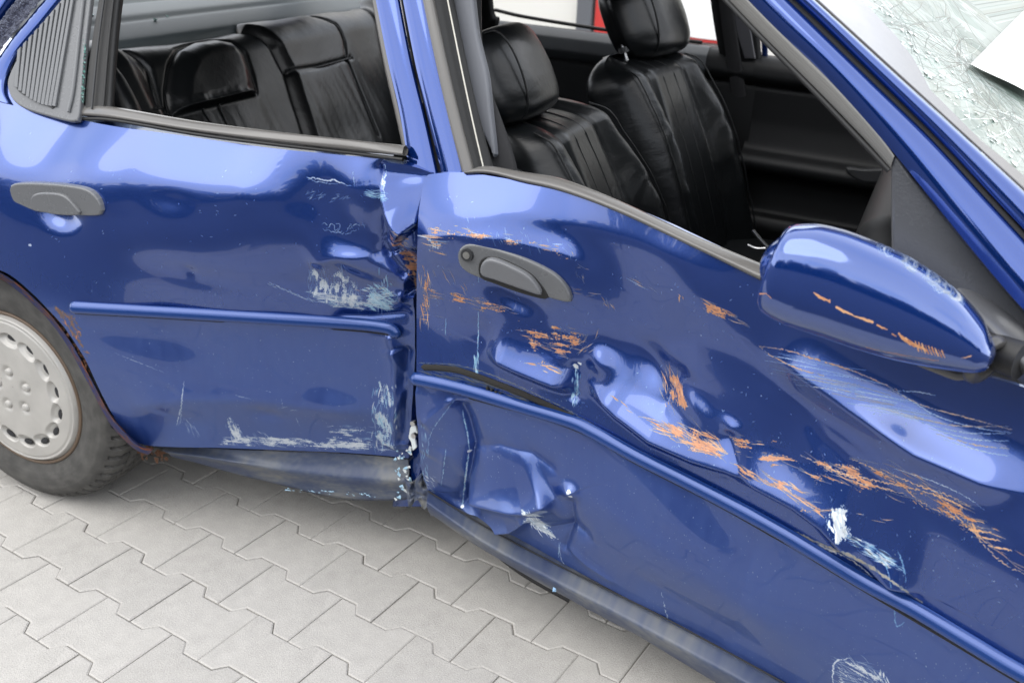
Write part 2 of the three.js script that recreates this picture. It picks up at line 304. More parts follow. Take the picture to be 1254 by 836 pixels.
      c.putImageData(img, x0b, y0b); m.putImageData(im, x0b, y0b);
    },
    dust(n, yTop, tint, film) {                                   // road dust, thicker towards the bottom
      const img = c.getImageData(0, 0, W, H), d = img.data;
      const im = m.getImageData(0, 0, W, H), md = im.data;
      for (let j = 0; j < H; j++) { const y = y1 - j / k; for (let i = 0; i < W; i++) {
        const x = x0 + i / k, f = film(x, y) * (0.7 + 0.6 * fbm(x * 9, y * 9, 1, 3) + 0.35 * fbm(x * 60, y * 14, 4, 2)); if (f <= 0) continue;
        const q = (j * W + i) * 4, a = clamp(f, 0, 0.9);
        for (let e = 0; e < 3; e++) d[q + e] = lerp(d[q + e], tint[e], a);
        md[q] = lerp(md[q], 40, clamp(a * 1.6, 0, 1)); md[q + 1] = lerp(md[q + 1], 190, clamp(a * 1.4, 0, 1)); md[q + 2] = lerp(md[q + 2], 20, a);
      } }
      c.putImageData(img, 0, 0); m.putImageData(im, 0, 0);
      for (let i = 0; i < n; i++) { const x = rr(0, W), y = H * Math.pow(rnd(), 0.7); if (y1 - y / k > yTop) continue; api.line([[x, y], [x + rr(-1, 1), y + rr(0, 2.5)]], rr(0.0003, 0.0012), rnd() < 0.8 ? 'rgb(150,146,140)' : 'rgb(205,200,190)', rr(0.2, 0.75)); }
    },
    material() {
      const a = new THREE.CanvasTexture(col), b = new THREE.CanvasTexture(msk); a.colorSpace = THREE.SRGBColorSpace; for (const t of [a, b]) { t.magFilter = THREE.LinearFilter; t.anisotropy = 8; }
      return phys(0xffffff, 1, 1, { ior: 2.2, specularColor: rgb(0.74, 0.9, 1), map: a, roughnessMap: b, metalnessMap: b, clearcoat: 1, clearcoatMap: b, clearcoatRoughness: 0.03 });
    },
  };
  return api;
}
const OR = [[126, 70, 38], [188, 112, 54], [206, 136, 76], [176, 100, 48], [222, 178, 136]], WH = [[150, 158, 170], [186, 190, 194], [205, 207, 206], [168, 178, 190]], IC = [[110, 150, 176], [150, 186, 204], [184, 200, 208]];
const ORANGE = ['rgb(206,140,82)', 'rgb(190,120,66)', 'rgb(216,158,104)', 'rgb(172,100,52)'], WHITE = ['rgb(206,207,208)', 'rgb(182,184,188)', 'rgb(156,162,172)'], ICE = ['rgb(126,168,192)', 'rgb(170,196,210)', 'rgb(98,142,176)'];
const SURF = {};
// ---------------------------------------------------------------- rear door, its front end crushed inwards
{
  const S = sculpt(thinPlate([
    [-80, 20, -0.10], [20, 100, -0.075], [95, 146, -0.055], [300, 176, -0.055], [440, 192, -0.06], [505, 204, -0.06],
    [-80, 150, -0.02], [0, 175, -0.005], [100, 200, 0.0], [300, 232, -0.012], [430, 236, -0.035],
    [-80, 240, 0.03], [70, 250, 0.028], [200, 270, 0.022], [330, 290, -0.015], [440, 300, -0.06], [505, 310, -0.075],
    [-80, 330, 0.05], [85, 375, 0.052], [200, 380, 0.0], [340, 390, -0.055], [440, 398, -0.105], [500, 410, -0.13],
    [110, 450, 0.035], [200, 460, -0.005], [330, 470, -0.07], [440, 480, -0.125], [500, 490, -0.15],
    [178, 545, -0.03], [330, 550, -0.115], [440, 554, -0.165], [500, 560, -0.19]]));
  // shoulder under the window, strongest at the rear
  S.ridge([-80, 205, 60, 215, 160, 222, 260, 232, 340, 240, 400, 232], 0.055, 0.09, 0.012, 0.02, 0.12);
  S.ridge([110, 245, 200, 262, 300, 262, 380, 240, 450, 228], 0.10, 0.05, -0.006, 0.02, 0.1);
  S.bump(210, 245, 0.05, 0.02, 0, -0.003);
  // hollow beaten between handle and seam, with a swollen spot near its front
  S.bump(395, 255, 0.10, 0.055, -10, -0.012);
  S.bump(445, 322, 0.055, 0.025, -20, 0.012);
  S.ridge([330, 345, 400, 350, 470, 356], 0.03, 0.02, -0.006, 0.008, 0.06);
  S.bump(240, 340, 0.12, 0.03, -4, -0.006);
  S.bump(230, 332, 0.012, 0.011, 0, -0.0035);
  const xc = S.place(471, 240).x;
  // buckled front edge: a sharp flap folded outwards above, pulled in below
  S.ridge([466, 196, 477, 224, 490, 252, 516, 277], 0.05, 0.05, 0.05, 0.0015, 0.004, (x) => smooth(x, xc - 0.012, xc + 0.012));
  S.ridge([467, 194, 474, 232, 470, 262, 467, 288, 472, 306, 502, 344], 0.014, 0.010, -0.017, 0.001, 0.02);
  S.ridge([494, 296, 506, 330, 506, 366], 0.02, 0.022, -0.03, 0.003, 0.02);
  S.ridge([482, 306, 501, 330, 491, 372], 0.011, 0.012, 0.017, 0.001, 0.01);
  S.ridge([486, 424, 501, 462, 490, 508, 499, 545], 0.010, 0.012, 0.015, 0.001, 0.01);
  S.ridge([478, 284, 496, 300, 514, 306], 0.010, 0.014, 0.010, 0.001, 0.01);
  S.ridge([372, 324, 420, 312, 456, 312, 484, 332, 510, 352], 0.030, 0.035, 0.020, 0.004, 0.05);
  S.ridge([400, 386, 450, 388, 508, 384], 0.024, 0.014, -0.014, 0.003, 0.03);
  S.ridge([478, 402, 488, 440, 487, 500, 486, 552], 0.018, 0.016, 0.018, 0.0012, 0.02);
  S.ridge([498, 420, 498, 480, 495, 545], 0.01, 0.012, -0.018, 0.002, 0.02);
  // lower half: a long fold facing the sky, hollow behind the wheel
  S.ridge([150, 500, 230, 486, 330, 488, 420, 500, 480, 512], 0.04, 0.05, 0.018, 0.014, 0.12);
  S.bump(330, 505, 0.03, 0.018, 0, -0.006);
  S.bump(225, 515, 0.04, 0.03, 20, -0.006);
  S.ridge([200, 508, 216, 470], 0.02, 0.02, -0.004, 0.006, 0.02);
  S.bump(430, 495, 0.06, 0.025, 0, 0.006);
  S.bump(180, 415, 0.12, 0.03, -3, -0.004);
  // pull recess below the handle
  S.bump(78, 259, 0.044, 0.029, 0, -0.015, 2.6);
  S.bump(395, 470, 0.03, 0.02, 0, -0.0025);
  S.add((x, y) => 0.0007 * fbm(x * 5, y * 6, 5, 2));
  S.bump(508, 282, 0.03, 0.05, 0, 0.03); S.bump(500, 212, 0.04, 0.016, 0, -0.012);

  const sh = sheet(-0.35, 0.12, 1.12, 1.16, 1400, S);
  // road dust below the moulding
  sh.dust(2600, 0.62, [58, 76, 136], (x, y) => 0.05 + 0.26 * smooth(0.62 - y, 0, 0.1) + 0.26 * smooth(0.44 - y, 0, 0.24) - 0.07 * smooth(y, 0.6, 0.8));
  // scrapes: filler white, ice blue and a little orange at the front
  sh.path([375, 216, 392, 220, 410, 221, 430, 228], 0.0022, WHITE[0], 0.8, 1, 0.1);
  sh.path([377, 219, 395, 224, 413, 226], 0.0016, WHITE[2], 0.7, 1, 0.15);
  sh.scatter([374, 234, 384, 233, 398, 240, 386, 248, 376, 246], 18, [3, 9], [0.0006, 0.0014], -30, 40, WHITE, [0.2, 0.6]);
  sh.scatter([404, 242, 418, 236, 432, 242, 416, 244, 410, 252, 406, 250], 13, [3, 8], [0.0006, 0.0013], -20, 40, WHITE, [0.25, 0.6]);
  sh.path([432, 210, 434, 228], 0.0012, WHITE[1], 0.7); sh.path([450, 238, 470, 244], 0.002, ICE[1], 0.9); sh.scatter([448, 232, 472, 236, 470, 246, 450, 242], 40, [5, 14], [0.0008, 0.0018], 12, 10, ICE, [0.5, 1]);
  for (const q of [[393, 278, 398, 273, 401, 281], [400, 280, 407, 274, 410, 282, 415, 279], [412, 273, 417, 276, 414, 284, 421, 282], [424, 284, 429, 274, 431, 279], [428, 280, 434, 276, 440, 275, 438, 281], [443, 274, 447, 279], [396, 281, 420, 286, 436, 282]]) sh.path(q, 0.0011, WHITE[1], 0.7, 1.1, 0.2);
  sh.scatter([378, 322, 392, 330, 420, 326, 440, 350, 446, 380, 400, 372, 376, 356], 126, [4, 16], [0.0005, 0.0016], 84, 22, WHITE, [0.12, 0.5], 0.06);
  sh.scatter([376, 358, 440, 362, 446, 378, 400, 374], 160, [6, 20], [0.0006, 0.0018], 8, 14, WHITE, [0.3, 0.8], 0.08);
  sh.scatter([446, 352, 480, 346, 484, 380, 452, 380], 45, [5, 16], [0.001, 0.003], 6, 25, [...ICE, ...WHITE], [0.5, 1], 0.09);
  sh.scatter([456, 332, 476, 330, 480, 380, 462, 378], 18, [6, 18], [0.001, 0.0026], 86, 14, ICE, [0.5, 1]);
  for (let i = 0; i < 34; i++) { const t = i / 33; sh.path([327 + 55 * t, 346 + 22 * t + rr(-2, 2), 331 + 55 * t, 348 + 22 * t + rr(-2, 2)], 0.0011, WHITE[1], 0.6, 0.3, 0); }
  sh.scatter([434, 354, 470, 352, 476, 362, 440, 360], 14, [4, 10], [0.0006, 0.0014], 10, 20, ORANGE, [0.5, 0.9]);
  sh.scatter([474, 268, 510, 300, 510, 372, 500, 352, 486, 310], 21, [4, 14], [0.0006, 0.0016], 30, 20, [...ORANGE, WHITE[0]], [0.45, 0.95], 0.06);
  sh.path([476, 280, 490, 292, 508, 306], 0.0014, ORANGE[2], 0.8); sh.path([498, 312, 506, 332, 510, 356], 0.0024, ORANGE[0], 0.8);
  sh.path([467, 200, 472, 206, 470, 222, 472, 244], 0.002, WHITE[0], 0.8, 1.6, 0.3); sh.path([506, 268, 508, 300], 0.001, WHITE[0], 0.8, 0.3, 0.5);
  sh.path([216, 520, 221, 500, 225, 466], 0.0022, WHITE[1], 0.8, 0.8, 0.05); sh.path([215, 522, 220, 516, 222, 490], 0.0026, WHITE[2], 0.5, 0.8, 0.05);
  sh.scatter([226, 514, 234, 516, 244, 532, 230, 532], 18, [5, 11], [0.0007, 0.0015], 60, 12, WHITE, [0.3, 0.7]);
  sh.scatter([272, 508, 290, 508, 298, 540, 280, 542], 27, [6, 16], [0.0006, 0.0018], 65, 18, WHITE, [0.3, 0.8], 0.07);
  sh.scatter([270, 534, 360, 536, 480, 546, 480, 552, 360, 548, 270, 544], 72, [6, 18], [0.0007, 0.0026], 4, 8, WHITE, [0.35, 0.95], 0.05);
  sh.scatter([310, 528, 330, 528, 330, 546, 312, 544], 15, [5, 12], [0.0008, 0.002], 50, 25, WHITE, [0.3, 0.8]);
  sh.scatter([455, 480, 486, 470, 486, 552, 456, 550], 69, [4, 14], [0.0008, 0.0026], 88, 20, [...ICE, ...WHITE], [0.4, 0.95], 0.07);
  sh.scatter([400, 520, 456, 522, 456, 548, 400, 546], 36, [5, 14], [0.0007, 0.002], 5, 16, [...WHITE, ...ICE], [0.3, 0.8], 0.06);
  for (const q of [[286, 483, 308, 489], [340, 500, 352, 498], [352, 502, 366, 503], [344, 488, 346, 498], [362, 512, 366, 520], [140, 432, 200, 456]]) sh.path(q, 0.0013, WHITE[1], 0.65, 0.5, 0.2);
  sh.scatter([420, 395, 484, 398, 484, 404, 424, 402], 22, [4, 10], [0.0008, 0.002], 3, 6, ICE, [0.4, 0.9]);
  sh.blob(...sh.at(36, 300), 0.004, 'rgb(190,196,210)', 0.9, 'rgb(40,120,120)');
  sh.scatter([20, 160, 480, 240, 480, 520, 190, 530, 80, 360], 160, [1, 3], [0.0004, 0.0012], 0, 90, WHITE, [0.25, 0.8]);
  sh.smear([378, 322, 392, 330, 404, 326, 422, 330, 440, 350, 446, 380, 400, 374, 376, 358], 84, 0.46, WH, 0.8);
  sh.smear([376, 356, 410, 362, 446, 362, 482, 354, 484, 380, 446, 382, 400, 376], 6, 0.56, [...WH, ...IC]);
  sh.smear([446, 346, 482, 344, 486, 382, 452, 382], 40, 0.5, IC);
  sh.smear([270, 532, 360, 537, 486, 544, 486, 553, 360, 549, 268, 545], 3, 0.55, WH);
  sh.smear([272, 508, 290, 508, 300, 542, 280, 542], 64, 0.46, WH); sh.smear([400, 516, 450, 518, 456, 548, 398, 546], 4, 0.3, WH);
  sh.smear([462, 470, 488, 466, 490, 552, 458, 550], 86, 0.46, [...IC, ...WH]);
  sh.smear([472, 262, 512, 296, 514, 372, 500, 352, 486, 312], 34, 0.34, OR, 0.7);
  sh.smear([465, 198, 473, 200, 473, 240, 469, 244], 84, 0.28, WH);
  // rust eating the arch
  sh.smear([62, 370, 88, 382, 106, 424, 118, 454, 102, 432, 78, 400], 58, 0.5, [[70, 36, 20], [118, 62, 26], [54, 32, 24]], 0.5);
  sh.scatter([64, 372, 90, 384, 106, 424, 116, 452, 100, 430, 80, 400], 36, [2, 8], [0.001, 0.004], 55, 40, ['rgb(120,62,24)', 'rgb(84,44,24)', 'rgb(168,92,36)'], [0.4, 0.95]);

  const door = mesh('rear_door', panel(S,
    [-80, 20, -20, 68, 14, 112, 50, 140, 100, 147, 200, 163, 300, 177, 420, 190, 470, 193, 498, 202, 530, 212],
    [-80, 318, 0, 331, 40, 360, 76, 398, 104, 440, 128, 490, 152, 530, 178, 545, 260, 548, 340, 551, 420, 554, 500, 561],
    [-80, 20, -80, 318], [530, 212, 520, 240, 514, 290, 512, 340, 508, 400, 506, 470, 502, 530, 500, 561], 360, 260, sh.uv, 0.03), sh.material(), car);
  tag(door, 'rear door buckled inwards with white and ice blue scrapes');
  // rub moulding that bends down with the buckled edge
  const st = pair([86, 375, 160, 379, 250, 384, 350, 390, 430, 395, 462, 398, 478, 401, 485, 406, 488, 414]).map(([x, y]) => { const p = onSurf(x, y, S.z); p.z += 0.004; return p; });
  const cst = curveOf(st), up = V3(0, 1, 0);
  const rub = gridGeo(110, 16, (u, v) => {
    const p = cst.getPointAt(u), t = cst.getTangentAt(u), n = V3(0, 0, 1).addScaledVector(t, -t.z).normalize(), b = n.clone().cross(t).normalize(), a = v * Math.PI * 2;
    const e = Math.min(1, Math.sqrt(Math.min(u / 0.012, (1 - u) / 0.006, 1)));
    return p.addScaledVector(b, Math.cos(a) * 0.0125 * e).addScaledVector(n, Math.sin(a) * 0.0105 * e * (1 - 0.25 * Math.cos(a)));
  }, (p, u, v) => [u, v], true);
  mesh('rub_strip', rub, stripPaint, door);
  const seam = curveOf(pair([92, 383, 250, 392, 430, 404, 480, 410]).map(([x, y]) => { const p = onSurf(x, y, S.z); p.z += 0.001; return p; }));
  mesh('dirt_seam', tube(seam, 0.0022, 60, 5), dirtyBlack, door);
  // handle
  const H = (px, py, dz) => { const p = onSurf(px, py, S.z); p.z = 0.028 + dz; return p; };
  const plate = slab(closedPts(pair([16, 226, 40, 222, 80, 224, 108, 229, 121, 238, 127, 250, 125, 262, 100, 263, 60, 260, 24, 255, 14, 243]).map(([x, y]) => H(x, y, 0.0)), 48), V3(0.02, 0.12, 1), 0.02, 0.004, 3);
  plate.translate(0, 0, 0.013); mesh('door_handle', plate, greyPlastic, door);
  const lev = slab(closedPts(pair([41, 246, 48, 236, 64, 233, 84, 236, 96, 248, 102, 261, 84, 260, 58, 258, 42, 256]).map(([x, y]) => H(x, y, 0.012)), 40), V3(0.02, 0.16, 1), 0.014, 0.004, 3);
  lev.translate(0, 0, 0.008); mesh('handle_lever', lev, greyPlastic, door);
  // belt moulding below the window
  const bm = (o, dz) => pair(o).map(([x, y]) => { const p = onSurf(x, y, S.z); p.z += dz; return p; });
  const top = pair([101, 129, 140, 131, 240, 148, 340, 161, 430, 171, 497, 178]).map(([x, y]) => onZ(x, y, -0.066)), bot = bm([101, 141, 140, 144, 240, 160, 340, 173, 430, 183, 496, 190], 0.006);
  mesh('belt_moulding', band(top, bot, V3(0, 0.45, 0.9), 0.006, 0.012, 60, 8, 4), weather, door);
  mesh('belt_seal', tube(pair([101, 145, 140, 147, 240, 164, 340, 177, 430, 187, 494, 195]).map(([x, y]) => { const p = onSurf(x, y, S.z); p.z += 0.0015; return p; }), 0.0035, 60, 6), rubber, door);
  SURF.rearZ = S.z;
}
// ---------------------------------------------------------------- front door, creased and scraped
{
  const S = sculpt(thinPlate([
    [515, 208, -0.065], [580, 211, -0.05], [700, 238, -0.04], [820, 285, 0.005], [930, 340, 0.045], [1100, 420, 0.09], [1254, 472, 0.132], [1400, 540, 0.15],
    [520, 262, -0.02], [600, 262, -0.015], [700, 292, -0.018], [850, 360, 0.035], [1000, 440, 0.072], [1120, 490, 0.098], [1254, 550, 0.138],
    [512, 300, -0.012], [600, 305, 0.0], [690, 325, -0.01], [800, 390, 0.0],
    [515, 380, -0.05], [600, 400, -0.035], [680, 420, -0.035], [760, 430, -0.03], [900, 480, 0.045], [1050, 560, 0.11], [1254, 650, 0.17],
    [512, 455, -0.045], [600, 478, -0.045], [700, 510, -0.035], [800, 555, 0.0], [900, 606, 0.04], [1080, 712, 0.11], [1254, 815, 0.175], [1400, 890, 0.22],
    [525, 540, -0.06], [650, 600, -0.055], [800, 690, 0.0], [1000, 780, 0.075], [1200, 900, 0.155],
    [528, 605, -0.125], [690, 690, -0.085], [880, 790, -0.015], [1100, 920, 0.065], [1300, 1040, 0.12]]));
  // under the window: a shoulder that narrows forwards, over a hollow
  S.ridge([512, 268, 560, 262, 620, 258, 690, 272, 780, 296, 880, 336], 0.035, 0.05, 0.010, 0.010, 0.10);
  S.bump(690, 292, 0.07, 0.04, -15, -0.010);
  S.bump(770, 350, 0.10, 0.07, -30, -0.010);
  // scraped ridge over the handle
  S.ridge([510, 292, 560, 287, 620, 291, 690, 309, 722, 330], 0.022, 0.032, 0.010, 0.005, 0.05);
  S.bump(560, 345, 0.06, 0.03, -5, -0.006);
  // dent wedge below the handle, ending in the punched spot
  S.ridge([592, 424, 640, 446, 690, 466, 714, 478], 0.10, 0.028, 0.036, 0.004, 0.05, null, true);
  S.ridge([582, 384, 588, 410, 600, 436], 0.02, 0.03, -0.006, 0.006, 0.04);
  S.bump(738, 442, 0.026, 0.022, -40, 0.018);
  S.ridge([703, 436, 706, 470, 702, 496], 0.010, 0.016, -0.012, 0.002, 0.02);
  // long crushed fold running forwards and down
  S.ridge([718, 462, 760, 500, 800, 530, 850, 552, 892, 566, 930, 586, 975, 610, 1008, 634, 1040, 668, 1090, 705, 1140, 730], 0.115, 0.024, 0.034, 0.004, 0.06, null, true);
  S.ridge([838, 446, 822, 476, 810, 512], 0.022, 0.03, -0.012, 0.003, 0.03);
  S.bump(800, 450, 0.035, 0.025, -60, -0.012);
  S.bump(855, 500, 0.03, 0.02, -30, 0.008);
  S.bump(895, 520, 0.02, 0.012, -20, 0.006);
  S.ridge([890, 520, 905, 560, 915, 590], 0.015, 0.02, -0.010, 0.003, 0.02);
  S.bump(960, 560, 0.05, 0.035, -30, -0.006);
  S.ridge([720, 412, 790, 428, 850, 415, 900, 440, 990, 500, 1100, 560], 0.07, 0.05, -0.009, 0.012, 0.08);
  S.bump(1180, 640, 0.14, 0.06, -32, 0.010);
  S.bump(1060, 688, 0.03, 0.015, -40, -0.014);
  // blunt bulge beside the mirror
  S.ridge([925, 424, 980, 456, 1040, 498, 1120, 548, 1200, 582, 1290, 612], 0.072, 0.045, 0.021, 0.004, 0.09, null, true);
  S.ridge([950, 470, 1010, 545, 1090, 600, 1180, 645, 1280, 690], 0.03, 0.05, -0.012, 0.01, 0.08);
  // lower half: cuts, a pushed-out blister and folded edges
  S.ridge([556, 488, 566, 514, 575, 549, 571, 588, 565, 624], 0.024, 0.014, -0.032, 0.001, 0.02);
  S.ridge([576, 552, 610, 546, 650, 556, 688, 584], 0.03, 0.014, -0.010, 0.002, 0.03);
  S.ridge([570, 606, 610, 610, 650, 616, 684, 606], 0.044, 0.020, 0.044, 0.003, 0.03);
  S.ridge([564, 634, 590, 647, 630, 643, 656, 626], 0.022, 0.010, 0.030, 0.0015, 0.03);
  S.ridge([640, 632, 670, 648, 704, 646, 730, 664], 0.016, 0.014, -0.014, 0.0015, 0.03);
  S.bump(699, 599, 0.016, 0.014, 0, 0.016);
  S.ridge([699, 606, 701, 640, 690, 676], 0.008, 0.014, -0.012, 0.001, 0.02);
  S.ridge([690, 664, 720, 690, 760, 716], 0.012, 0.014, 0.006, 0.001, 0.03);
  S.ridge([516, 520, 540, 500, 560, 488], 0.014, 0.02, 0.008, 0.0015, 0.02);
  S.ridge([546, 548, 541, 596], 0.012, 0.012, 0.006, 0.001, 0.02);
  S.ridge([690, 580, 780, 646, 880, 716, 990, 800], 0.07, 0.08, 0.014, 0.02, 0.12);
  S.ridge([760, 690, 860, 750, 960, 810], 0.03, 0.04, -0.007, 0.01, 0.1);
  S.ridge([512, 470, 512, 600], 0.012, 0.012, 0.006, 0.003, 0.02);
  S.ridge([524, 560, 530, 520, 556, 496, 580, 488], 0.02, 0.025, 0.006, 0.003, 0.02);
  S.ridge([932, 640, 910, 720, 894, 800], 0.02, 0.03, -0.004, 0.004, 0.05);
  S.bump(840, 640, 0.12, 0.04, -30, 0.008);
  S.bump(628, 358, 0.056, 0.036, -24, -0.020, 3);
  S.add((x, y) => 0.0006 * fbm(x * 5, y * 6, 9, 2));

  const sh = sheet(0.93, 0.10, 2.42, 1.02, 1374, S);
  sh.dust(5200, 0.6, [58, 72, 126], (x, y) => 0.04 + 0.22 * smooth((0.57 - 0.06 * (x - 1)) - y, 0, 0.06) + 0.34 * smooth((0.44 - 0.05 * (x - 1)) - y, 0.0, 0.3) - 0.05 * smooth(y, 0.62, 0.8));
  // --- orange paint left by the other car, white filler, bare tin
  const O = (poly, n, len, wid, ang, sp, al = [0.5, 1], cl = 0.05, pal = ORANGE) => sh.scatter(poly, n, len, wid, ang, sp, pal, al, cl);
  O([520, 272, 600, 280, 680, 296, 724, 326, 716, 332, 660, 304, 520, 284], 31, [4, 16], [0.0006, 0.0018], 10, 9, [0.5, 1], 0.04, [...ORANGE, ...ORANGE, WHITE[0]]);
  O([514, 288, 540, 288, 546, 312, 514, 310], 12, [8, 22], [0.0008, 0.0025], 8, 8, [0.5, 1], 0.08, [...ORANGE, WHITE[0], WHITE[1]]);
  O([512, 322, 526, 324, 524, 402, 514, 396], 13, [8, 22], [0.0012, 0.003], 86, 10, [0.5, 0.95], 0.06);
  O([526, 334, 560, 336, 560, 370, 526, 366], 7, [8, 22], [0.0006, 0.0016], 62, 12, [0.5, 0.9]);
  O([524, 352, 600, 366, 636, 384, 600, 382, 560, 372, 524, 364], 22, [7, 22], [0.0007, 0.002], 14, 8);
  O([520, 382, 540, 386, 534, 394, 516, 392], 4, [6, 14], [0.0008, 0.002], 8, 10);
  O([560, 344, 580, 350, 590, 374, 574, 368], 3, [8, 18], [0.0008, 0.0016], 60, 12);
  O([620, 392, 700, 400, 722, 410, 700, 440, 650, 430], 21, [6, 20], [0.0006, 0.0018], 14, 9);
  O([644, 444, 668, 440, 690, 456, 670, 458], 12, [5, 14], [0.0012, 0.003], 20, 18, [0.6, 1]);
  O([690, 412, 732, 408, 728, 430, 700, 432], 15, [5, 16], [0.0007, 0.0018], -50, 28, [0.4, 0.9]);
  O([700, 306, 722, 330, 726, 350, 706, 340], 8, [4, 12], [0.0005, 0.0013], 50, 25, [0.3, 0.8]);
  O([704, 354, 732, 356, 728, 362, 706, 360], 4, [6, 16], [0.0007, 0.0018], 4, 8); O([738, 366, 752, 366, 752, 382, 740, 380], 7, [4, 10], [0.0006, 0.0015], 80, 40, [0.3, 0.8]);
  O([760, 336, 780, 340, 804, 356, 780, 350], 7, [6, 20], [0.0006, 0.0016], 28, 10, [0.4, 0.9], 0.05, [...ORANGE, WHITE[1]]);
  O([860, 368, 880, 370, 916, 398, 900, 396, 866, 384], 15, [8, 26], [0.0008, 0.002], 26, 9, [0.5, 1]); O([830, 360, 840, 362, 838, 374, 830, 372], 4, [4, 9], [0.001, 0.0022], 70, 30);
  O([812, 446, 832, 458, 846, 500, 820, 506, 810, 500], 21, [8, 26], [0.0008, 0.002], 80, 16, [0.5, 1]);
  O([750, 484, 760, 488, 772, 504, 764, 504], 6, [6, 14], [0.001, 0.0024], 40, 12, [0.6, 1]);
  O([784, 510, 816, 520, 850, 518, 886, 540, 884, 562, 850, 552, 816, 536], 60, [10, 34], [0.0009, 0.0026], 24, 14, [0.6, 1], 0);
  O([820, 518, 890, 524, 886, 560, 870, 556], 12, [14, 34], [0.0006, 0.0014], 52, 12, [0.5, 1]);
  O([886, 530, 960, 534, 990, 560, 940, 570, 896, 560], 12, [6, 16], [0.0006, 0.0016], 6, 5, [0.4, 0.9]);
  O([894, 570, 920, 572, 970, 592, 1004, 620, 1004, 632, 960, 606, 910, 582], 39, [8, 28], [0.0009, 0.0024], 30, 10, [0.6, 1], 0);
  O([900, 574, 1010, 606, 1100, 640, 1030, 640], 13, [8, 20], [0.0006, 0.0016], 8, 6, [0.5, 0.95]);
  O([960, 560, 1040, 556, 1100, 570, 1110, 610, 1050, 620, 980, 586], 21, [14, 44], [0.0006, 0.0015], 24, 12, [0.45, 0.95], 0.03);
  O([1080, 570, 1130, 580, 1180, 620, 1180, 634, 1120, 612], 21, [16, 50], [0.0006, 0.0016], 30, 16, [0.5, 1], 0.03);
  O([1150, 610, 1200, 620, 1254, 680, 1254, 704, 1200, 660], 22, [10, 34], [0.0007, 0.0018], 30, 22, [0.5, 1], 0.04);
  for (const q of [[1000, 565, 1060, 590, 1110, 606], [1010, 575, 1080, 590, 1140, 604, 1180, 622, 1152, 626, 1124, 612], [1080, 575, 1120, 592, 1160, 606, 1190, 620], [1040, 560, 1100, 590, 1130, 620], [1176, 622, 1200, 660, 1230, 690, 1254, 702], [1150, 600, 1180, 640, 1210, 665], [980, 556, 1030, 580, 1090, 600]]) sh.path(q, 0.0017, ORANGE[2], 0.9, 1.2, 0.08);
  for (const q of [[1180, 634, 1206, 640], [1186, 648, 1214, 652], [1200, 658, 1226, 662], [1190, 640, 1200, 656], [1210, 668, 1240, 674]]) sh.path(q, 0.0026, ORANGE[2], 0.9, 0.8, 0.1);
  sh.path([1096, 574, 1140, 588, 1180, 606, 1206, 624], 0.0012, WHITE[0], 0.85); sh.path([1140, 600, 1160, 606], 0.0012, WHITE[0], 0.6);
  sh.smear([520, 272, 600, 280, 680, 296, 724, 326, 714, 332, 660, 306, 520, 286], 9, 0.38, [...OR, WH[1]]);
  sh.smear([513, 288, 540, 290, 546, 312, 513, 312], 9, 0.42, [...OR, ...WH]); sh.smear([511, 318, 526, 322, 526, 404, 512, 398], 84, 0.46, OR);
  sh.smear([522, 350, 600, 364, 640, 386, 600, 384, 560, 374, 522, 366], 14, 0.45, OR); sh.smear([644, 440, 668, 438, 692, 456, 668, 460], 20, 0.5, OR);
  sh.smear([816, 448, 834, 458, 846, 500, 820, 508, 808, 502], 74, 0.5, OR); sh.smear([858, 366, 882, 370, 918, 400, 898, 396, 864, 386], 27, 0.5, OR);
  sh.smear([782, 508, 816, 520, 850, 520, 888, 544, 884, 564, 850, 553, 814, 536], 25, 0.6, OR); sh.smear([892, 569, 920, 572, 972, 594, 1006, 622, 1006, 634, 958, 606, 908, 582], 31, 0.58, OR);
  sh.smear([886, 530, 960, 534, 1010, 560, 960, 576, 896, 562], 6, 0.32, OR); sh.smear([960, 556, 1060, 562, 1180, 618, 1254, 688, 1254, 706, 1190, 658, 1110, 616, 990, 590], 27, 0.34, OR, 0.8);
  sh.smear([690, 410, 733, 408, 730, 432, 698, 434], -50, 0.34, OR); sh.smear([620, 390, 700, 398, 724, 412, 700, 440, 650, 432], 14, 0.34, OR);
  sh.smear([1014, 627, 1022, 624, 1040, 622, 1036, 640, 1038, 658, 1026, 668, 1016, 648], 82, 0.95, [[170, 170, 166], [206, 208, 206], [190, 194, 196]], 0.7, [10, 190, 10]);
  sh.smear([638, 620, 654, 622, 668, 642, 688, 662, 676, 662, 652, 650, 640, 638], 48, 0.85, [[170, 176, 180], [206, 208, 206], [150, 166, 180]], 0.7, [10, 190, 10]);
  sh.smear([1034, 652, 1070, 666, 1114, 696, 1100, 706, 1060, 684], 30, 0.4, [...WH, [40, 40, 44], [24, 24, 28]]);
  sh.smear([1020, 808, 1060, 804, 1088, 828, 1086, 852, 1022, 850], 30, 0.3, WH);
  // bulge by the mirror: long fine score marks, white with orange ends
  for (let i = 0; i < 36; i++) { const t = Math.pow(i / 35, 1.25), x = 940 + 165 * t + rr(-6, 6), y = 428 + 84 * t + rr(-4, 24 * Math.sin(Math.PI * Math.min(1, t + 0.15)) + 4), l = rr(50, 110) * (1 - 0.3 * t), w = rr(0.0003, 0.0009), o = rnd(); sh.path([x, y, x + l * 0.5, y + l * rr(0.06, 0.12), x + l, y + l * rr(0.16, 0.24)], w, o < 0.72 ? WHITE[Math.floor(rr(0, 2))] : ORANGE[Math.floor(rr(0, 3))], rr(0.35, 0.9), 0.25, 0.06); }
